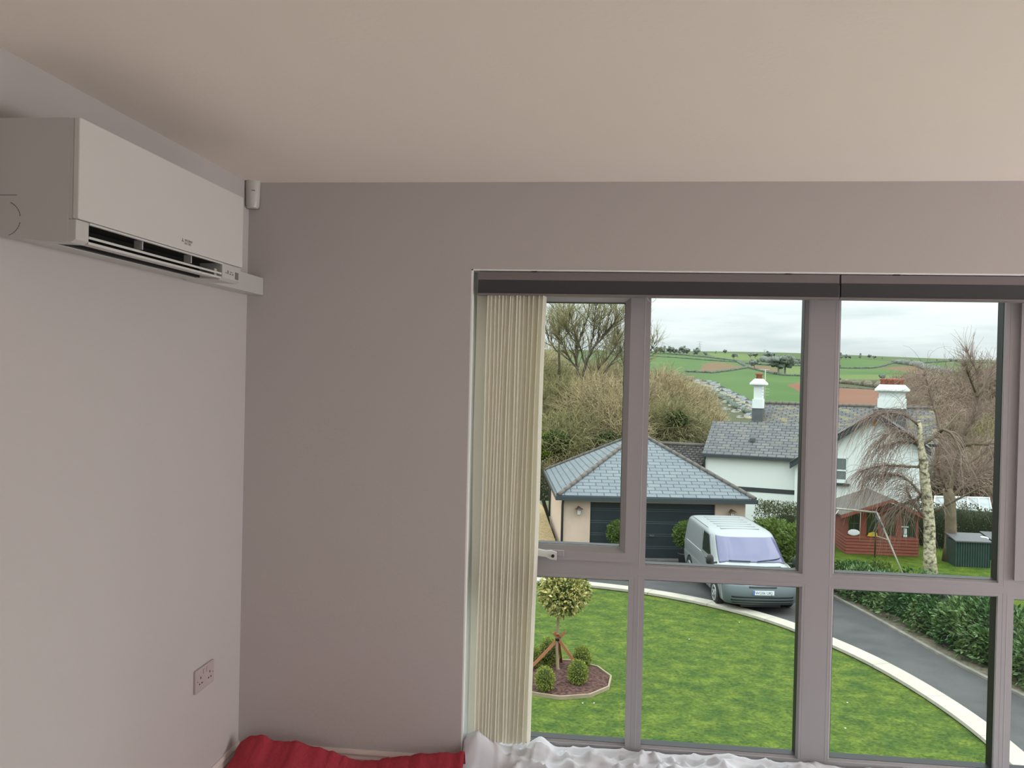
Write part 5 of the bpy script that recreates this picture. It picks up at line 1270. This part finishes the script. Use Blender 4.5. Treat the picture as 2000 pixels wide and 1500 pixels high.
bushy(1238, 815, 47, 2.0, 2.2, 'twigk', 41, 'brown tree filling the gap behind the casement mullion', 3200)
for (u, v, y, rx, rz_, m, sd, lb) in ((1035, 800, 48, 2.2, 2.4, 'twigo', 71, 'olive tree standing behind the blind vanes beyond the gravel'), (985, 790, 46, 2.3, 2.6, 'twigk', 72, 'khaki tree further left beyond the gravel, hidden by the wall'), (1050, 730, 62, 2.8, 2.2, 'twigk', 73, 'hazy tree rising behind the blind vanes')):
    bushy(u, v, y, rx, rz_, m, sd, lb, 2600)
# birch
bb = G(1818, 1132, GZ + .03); yb = bb.y
bt_ = empty('birch_tree', bb, label='silver birch with white bark and drooping twigs on the garden lawn', cat='tree')
tk = [(1818, 1133), (1816, 1085), (1815, 1030), (1812, 985), (1807, 940), (1803, 900), (1798, 870), (1797, 835), (1794, 822)]
tr_ = [.24, .19, .175, .165, .155, .135, .10, .075, .055]
B0 = Vector(bb)
mb = MB(); mb.tube([P(u, v, yb) - B0 + Vector((0, .02 * sin(k * 2), 0)) for k, (u, v) in enumerate(tk)], [r_ * .92 for r_ in tr_], 16); mb.build('trunk', MT['birch'], bt_)
brs = [[(1800, 905), (1795, 912), (1770, 911), (1745, 909), (1715, 910), (1690, 918)], [(1812, 1000), (1803, 975), (1785, 948), (1763, 931), (1738, 926), (1712, 928)], [(1795, 832), (1785, 822), (1770, 812), (1752, 808), (1730, 806), (1700, 815)],
       [(1798, 870), (1812, 862), (1826, 852), (1835, 842), (1830, 815), (1820, 785), (1812, 750), (1806, 735)], [(1835, 845), (1850, 832), (1865, 815), (1880, 800)], [(1802, 885), (1790, 865), (1765, 862), (1740, 868)], [(1826, 1000), (1845, 988), (1870, 975), (1900, 960), (1915, 952)],
       [(1802, 880), (1780, 850), (1755, 842), (1735, 848), (1720, 862)], [(1812, 960), (1790, 975), (1765, 985), (1745, 1000)], [(1808, 930), (1822, 915), (1832, 890)], [(1803, 1008), (1790, 990), (1778, 972), (1770, 955)], [(1834, 842), (1845, 838), (1862, 850), (1872, 872), (1880, 895)]]
tipsL = []; mb = MB(); rg = random.Random(5)
for k, br in enumerate(brs):
    dy = rg.uniform(-.9, .6); pts = [P(u, v, yb + dy * (i / (len(br) - 1))) - B0 for i, (u, v) in enumerate(br)]; pts = resample(pts, .15)
    n_ = len(pts); mb.tube(pts, [(.045 if k not in (3, 6) else .055) * (1 - .75 * i / n_) for i in range(n_)], 6)
    for i, p in enumerate(pts[2:]): tipsL.append((p, (pts[i + 2] - pts[i + 1]).normalized(), i / n_))
mb.build('branches', MT['bark'], bt_)
mb = MB(); left = [q for q in tipsL if q[0].x < .1]
def droop_twig(mb, p, d, n, L_, rad):
    pts = [p]; 
    for q in range(n):
        d = (d + Vector((rg.gauss(0, .12), rg.gauss(0, .12), -.34))).normalized(); pts.append(pts[-1] + d * L_ / n)
    mb.tube(pts, [rad * (1 - .6 * i / n) for i in range(n + 1)], 3, cap=False)
for _ in range(1350):
    p, d, q = rg.choice(left if rg.random() < .85 else tipsL); d = (d * .8 + Vector((rg.gauss(0, .5), rg.gauss(0, .5), rg.gauss(.25, .3)))).normalized(); droop_twig(mb, p, d, 7, rg.uniform(.5, 1.9), .006)
mb.build('drooping_twigs', MT['twigp'], bt_, recalc=False)
# second bare tree
t2 = G(1856, 1096, GZ + .03); y2 = t2.y; o2 = Vector(t2)
e2_ = empty('bare_tree', t2, label='bare brown tree with forked crown right of the silver birch', cat='tree')
mb = MB(); mb.tube([P(u, v, y2) - o2 for u, v in ((1856, 1098), (1857, 1060), (1857, 1010), (1855, 975), (1850, 955))], [.27, .19, .17, .18, .15], 12); mb.build('trunk', MT['bark'], e2_)
brs2 = [[(1852, 965), (1845, 950), (1835, 930), (1828, 900)], [(1853, 965), (1862, 930), (1870, 895), (1876, 870), (1882, 850), (1890, 830), (1905, 815)], [(1876, 872), (1900, 866), (1925, 868), (1955, 866), (1985, 862)], [(1876, 870), (1860, 850), (1848, 842)], [(1882, 850), (1900, 820), (1908, 790), (1905, 760), (1910, 730), (1890, 690)],
        [(1856, 975), (1880, 950), (1905, 930), (1930, 905), (1950, 880)], [(1905, 765), (1895, 740), (1885, 715)], [(1908, 775), (1925, 750), (1938, 720)], [(1850, 955), (1840, 935), (1846, 900), (1850, 880)], [(1890, 905), (1910, 893), (1925, 880)]]
tips2 = []; mb = MB()
for k, br in enumerate(brs2):
    dy = rg.uniform(-1.0, .8); pts = resample([P(u, v, y2 + dy * (i / (len(br) - 1))) - o2 for i, (u, v) in enumerate(br)], .2); n_ = len(pts); mb.tube(pts, [(.075 if k in (1, 2, 4) else .05) * (1 - .75 * i / n_) for i in range(n_)], 6)
    for i, p in enumerate(pts[2:]): tips2.append((p, (pts[i + 2] - pts[i + 1]).normalized()))
mb.build('branches', MT['bark'], e2_); mb = MB()
twigs(mb, 1300, lambda r_: r_.choice(tips2), .75, .008, rg, up=.35, wob=.2); mb.build('twigs', MT['twigp'], e2_, recalc=False)
# brown woodland to the right, behind the garden
for (u, v, y, rx, rz_, m, sd, lb, n_) in ((1810, 800, 46, 2.0, 1.9, 'twigb', 51, 'brown bare tree right behind the large chimney', 3000), (1870, 790, 50, 2.4, 2.2, 'twigb', 52, 'brown bare tree behind the birch top', 3400), (1935, 820, 47, 2.4, 2.4, 'twigb', 53, 'brown bare tree at the right edge of the pane', 3400),
        (1850, 870, 41, 1.9, 1.8, 'twigb', 54, 'brown scrub between birch and bare tree', 3000), (1925, 900, 39.5, 2.0, 1.8, 'twigo', 55, 'mossy olive scrub above the greenhouse roof', 3000), (1800, 880, 44, 1.8, 1.8, 'twigb', 56, 'brown scrub right of the white gable', 2400), (1990, 870, 43, 2.2, 2.4, 'twigb', 57, 'brown tree hidden partly by the right mullion', 2400), (1880, 940, 26, 1.0, .7, 'twigb', 58, 'low brown scrub above the greenhouse', 2600), (1945, 760, 62, 3.0, 2.0, 'twigb', 59, 'distant brown tree top at the right edge', 2400), (1800, 762, 66, 2.6, 1.2, 'twigb', 60, 'distant brown tree top above the chimney right', 2000)):
    bushy(u, v, y, rx, rz_, m, sd, lb, n_, core='core3')

# ---- far hills: trees, hedgerows, pylons, village
def farpos(u, v):
    x, y = hill_hit(u, v); return Vector((x, y, ground(x, y)))
def farmesh(kind, seed):
    r_ = random.Random(seed); mb = MB()
    if kind == 'round':
        mb.tube([(0, 0, 0), (0, 0, .5)], [.05, .03], 5)
        for k in range(16):
            a_, q_ = r_.uniform(0, 6.28), r_.uniform(0, .3); blob(mb, (q_ * cos(a_), q_ * sin(a_), .60 + r_.uniform(-.22, .26) * (1 - q_ * 1.6)), .13, .13, .12, 5, amp=1.1)
    else:
        mb.tube([(0, 0, 0), (0, 0, .95)], [.035, .01], 5)
        for k in range(4): blob(mb, (r_.uniform(-.1, .1), 0, .35 + .16 * k), .2 - .03 * k, .2 - .03 * k, .13, 5, amp=.6)
    return mb
prot = {}
def fartree(u, v, hpx, kind, lb, m='fartree', grp='trees along the far hills', seed=0, w_=1):
    p = farpos(u, v) if v > 680 else P(u, v, 1180); s_ = hpx * p.y / FPX; key = (kind, seed % 3, m)
    if key not in prot:
        o = farmesh(kind, seed % 3).build('distant_tree', MT[m], recalc=False); prot[key] = o
    else: o = prot[key].copy(); C.objects.link(o)
    o.location = p - Vector((0, 0, s_ * .03)); o.scale = (s_ * w_, s_ * w_, s_); o.rotation_euler = (0, 0, seed * 1.3); tag(o, lb, 'tree', grp)
sky = [(1272, 691, 10), (1281, 692, 16), (1290, 692, 17), (1297, 692, 18), (1309, 693, 18), (1318, 693, 14), (1327, 693, 15), (1335, 694, 20), (1341, 694, 15), (1356, 695, 14), (1361, 696, 18), (1378, 697, 12), (1398, 692, 7), (1416, 692, 10), (1433, 702, 14), (1440, 699, 8), (1465, 699, 10), (1475, 700, 12), (1490, 702, 11), (1500, 703, 18), (1508, 702, 15), (1532, 706, 14), (1548, 709, 14), (1558, 710, 12), (1643, 702, 14), (1652, 702, 10), (1660, 702, 8), (1680, 701, 12), (1698, 701, 9), (1708, 702, 8), (1723, 702, 5), (1770, 707, 4), (1780, 706, 4), (1798, 706, 5), (1830, 706, 5), (1856, 708, 9), (1862, 708, 10), (1868, 707, 6)]
for k, (u, v, h_) in enumerate(sky): fartree(u, v, h_, 'round' if k % 3 else 'tall', 'small grey-green tree on the skyline of the far hills', seed=k, w_=1.1, grp='small trees on the far skyline')
for (u, v, h_, lb) in ((1473, 722, 24, 'single bare tree by the brown strip field'), (1520, 732, 43, 'left of the two large spreading trees on the green field'), (1533, 732, 44, 'right of the two large spreading trees on the green field'), (1722, 747, 18, 'bare tree just above the large chimney pots')):
    fartree(u, v, h_, 'round', lb, seed=int(u), w_=1.0 if u < 1600 else .9, grp=None)
def hedgerow(pts, hpx, lb, m='farhedge', wpx=None, seed=1):
    w_ = [farpos(u, v) for u, v in pts]; s_ = hpx * (sum(p.y for p in w_) / len(w_)) / FPX; ln = resample(w_, s_ * .9); c0 = ln[0].copy(); mb = MB(); r_ = random.Random(seed)
    for p in ln:
        q = s_ * r_.uniform(.7, 1.3); z_ = ground(p.x, p.y); blob(mb, (p.x - c0.x + r_.uniform(-.3, .3) * s_, p.y - c0.y + r_.uniform(-1, 1) * s_ * (wpx or .4), z_ - c0.z + q * .3), q * .75, q * .6, q * .62, 5, amp=.6)
    tag(mb.build('hedgerow', MT[m], loc=c0, recalc=False), lb, 'hedgerow')
for k, (pts, h_, lb, m) in enumerate([
    ([(1262, 690), (1300, 691), (1380, 698), (1442, 706), (1458, 717)], 2.6, 'dark hedgerow along the top of the left far field', 'farhedge'),
    ([(1262, 695), (1330, 700), (1380, 704), (1436, 708)], 2.2, 'second thin hedgerow just below the top one', 'farhedge'),
    ([(1340, 727), (1366, 728), (1390, 729), (1425, 725), (1458, 719)], 3.6, 'dark hedgerow under the brown ploughed patch', 'farhedge'),
    ([(1440, 707), (1452, 714), (1466, 720), (1494, 727), (1530, 734), (1570, 735), (1640, 742)], 3.2, 'long hedgerow above the large green field', 'farhedge'),
    ([(1458, 711), (1500, 714), (1540, 715), (1640, 716)], 3.2, 'hedgerow above the narrow brown strip field', 'farhedge'),
    ([(1490, 706), (1510, 709), (1530, 710), (1560, 710)], 9, 'grey wooded belt near the top right of the middle pane', 'fartree'),
    ([(1600, 718), (1660, 720), (1700, 720), (1720, 717), (1748, 708)], 2.6, 'dark hedgerow below the upper left field in the right pane', 'farhedge'),
    ([(1748, 709), (1775, 713), (1795, 716), (1808, 722), (1830, 728), (1850, 732)], 9, 'broad grey wooded belt crossing the right pane hills', 'fartree'),
    ([(1800, 710), (1830, 708), (1862, 706), (1910, 709), (1990, 712)], 2.6, 'dark hedge on the skyline of the right pane', 'farhedge'),
    ([(1850, 733), (1880, 736), (1920, 738), (1990, 741)], 3, 'hedgerow under the right green field', 'farhedge'),
    ([(1930, 727), (1945, 728), (1965, 730)], 8, 'grey copse at the right edge of the far hills', 'fartree'),
    ([(1600, 748), (1640, 750), (1672, 752), (1700, 756), (1716, 758)], 10, 'grey-brown scrub band above the red soil field', 'farwood'),
    ([(1740, 747), (1780, 752), (1830, 756), (1900, 760), (1990, 764)], 10, 'brown wooded band crossing behind the birch top', 'farwood'),
    ([(1768, 764), (1800, 770), (1830, 780), (1850, 790)], 10, 'brown trees bordering the red soil field on the right', 'farwood'),
    ([(1600, 757), (1660, 759), (1712, 762)], 2.2, 'thin hedge along the top of the red soil field', 'farhedge'),
    ([(1395, 770), (1420, 785), (1440, 800), (1470, 812)], 6, 'green garden hedges among the village houses', 'farhedge'),
    ([(1290, 735), (1330, 740), (1362, 748)], 7, 'scrub line left of the village', 'farwood')]): hedgerow(pts, h_, lb, m, seed=k)
def pylon(u, vb, vt, y, lb):
    b_ = P(u, vb, y); t_ = P(u, vt, y); H_ = t_.z - b_.z; w_ = H_ * .09; mb = MB(); r_ = .18 * y / 1200 * .8
    e_ = empty('pylon', b_, label=lb, cat='pylon')
    for sx in (-1, 1):
        for sy in (-1, 1): mb.tube([(sx * w_, sy * w_, 0), (sx * w_ * .3, sy * w_ * .3, H_ * .7), (0, 0, H_)], r_, 4)
    for k in range(6): z0_, z1_ = H_ * k / 7, H_ * (k + 1) / 7; f0_, f1_ = w_ * (1 - k / 8), w_ * (1 - (k + 1) / 8); mb.tube([(-f0_, -f0_, z0_), (f1_, -f1_, z1_)], r_ * .7, 3); mb.tube([(f0_, -f0_, z0_), (-f1_, -f1_, z1_)], r_ * .7, 3)
    mb.build('lattice_tower', MT['pylon'], e_)
    for q in (.62, .76, .9): MB().tube([(-H_ * .16, 0, H_ * q), (0, 0, H_ * (q + .03)), (H_ * .16, 0, H_ * q)], r_, 4).build('cross_arm', MT['pylon'], e_)
pylon(1366, 697, 665, 1190, 'faint pylon on the skyline of the middle pane'); pylon(1493, 702, 681, 1190, 'tiny pylon on the skyline near the large tree pair'); pylon(1861, 738, 692, 800, 'pale lattice pylon in front of the right green field')
# village
MT['farroof'].node_tree.nodes['Principled BSDF'].inputs['Roughness'].default_value = .6
rgv = random.Random(2)
vil = [(1366, 744, 14, 9, 0), (1378, 749, 14, 10, 0), (1391, 752, 10, 12, 1), (1404, 757, 17, 13, 0), (1417, 764, 14, 13, 1), (1428, 768, 11, 11, 0), (1437, 772, 11, 12, 0), (1446, 777, 12, 13, 1), (1455, 782, 12, 13, 0), (1465, 787, 12, 14, 1), (1472, 797, 11, 13, 0), (1392, 762, 9, 7, 1), (1407, 772, 9, 7, 0), (1431, 790, 11, 8, 1), (1418, 784, 10, 6, 0), (1450, 800, 12, 9, 1), (1464, 810, 13, 13, 0), (1446, 814, 9, 6, 0), (1384, 745, 9, 8, 1), (1398, 748, 10, 8, 0), (1411, 772, 8, 8, 1), (1424, 780, 9, 8, 0), (1440, 788, 10, 8, 1), (1436, 803, 10, 7, 0), (1455, 795, 10, 9, 0), (1402, 788, 9, 6, 1), (1418, 798, 10, 6, 0), (1473, 808, 10, 9, 0)]
for k, (u, v, w_, h_, t_) in enumerate(vil):
    p = farpos(u, v + h_ * .5); s_ = p.y / FPX; W2, H2 = w_ * s_ * .62, h_ * s_ * .42; rz2_ = .5 + rgv.uniform(-.15, .15)
    e_ = empty('village_house', p, rz=rz2_, label='small pale village house with grey roof in the valley', cat='house', group='houses of the distant village')
    MB().box(-W2, W2, -W2 * .8, W2 * .8, -2, H2).build('wall', MT['farwall'], e_)
    mb = MB(); mb.prism([(-W2 * 1.05, -W2 * .9, H2), (-W2 * 1.05, W2 * .9, H2), (-W2 * 1.05, 0, H2 * 1.75)], (W2 * 2.1, 0, 0)) if t_ else mb.prism([(-W2 * 1.05, -W2 * .85, H2), (W2 * 1.05, -W2 * .85, H2), (0, -W2 * .85, H2 * 1.75)], (0, W2 * 1.7, 0)); mb.build('roof', MT['farroof'], e_)
    mb = MB()
    for xx in (-.5, .1): mb.box(W2 * xx, W2 * (xx + .3), -W2 * .8 - .05, -W2 * .8, H2 * .45, H2 * .75)
    mb.build('windows', MT['pane'], e_)
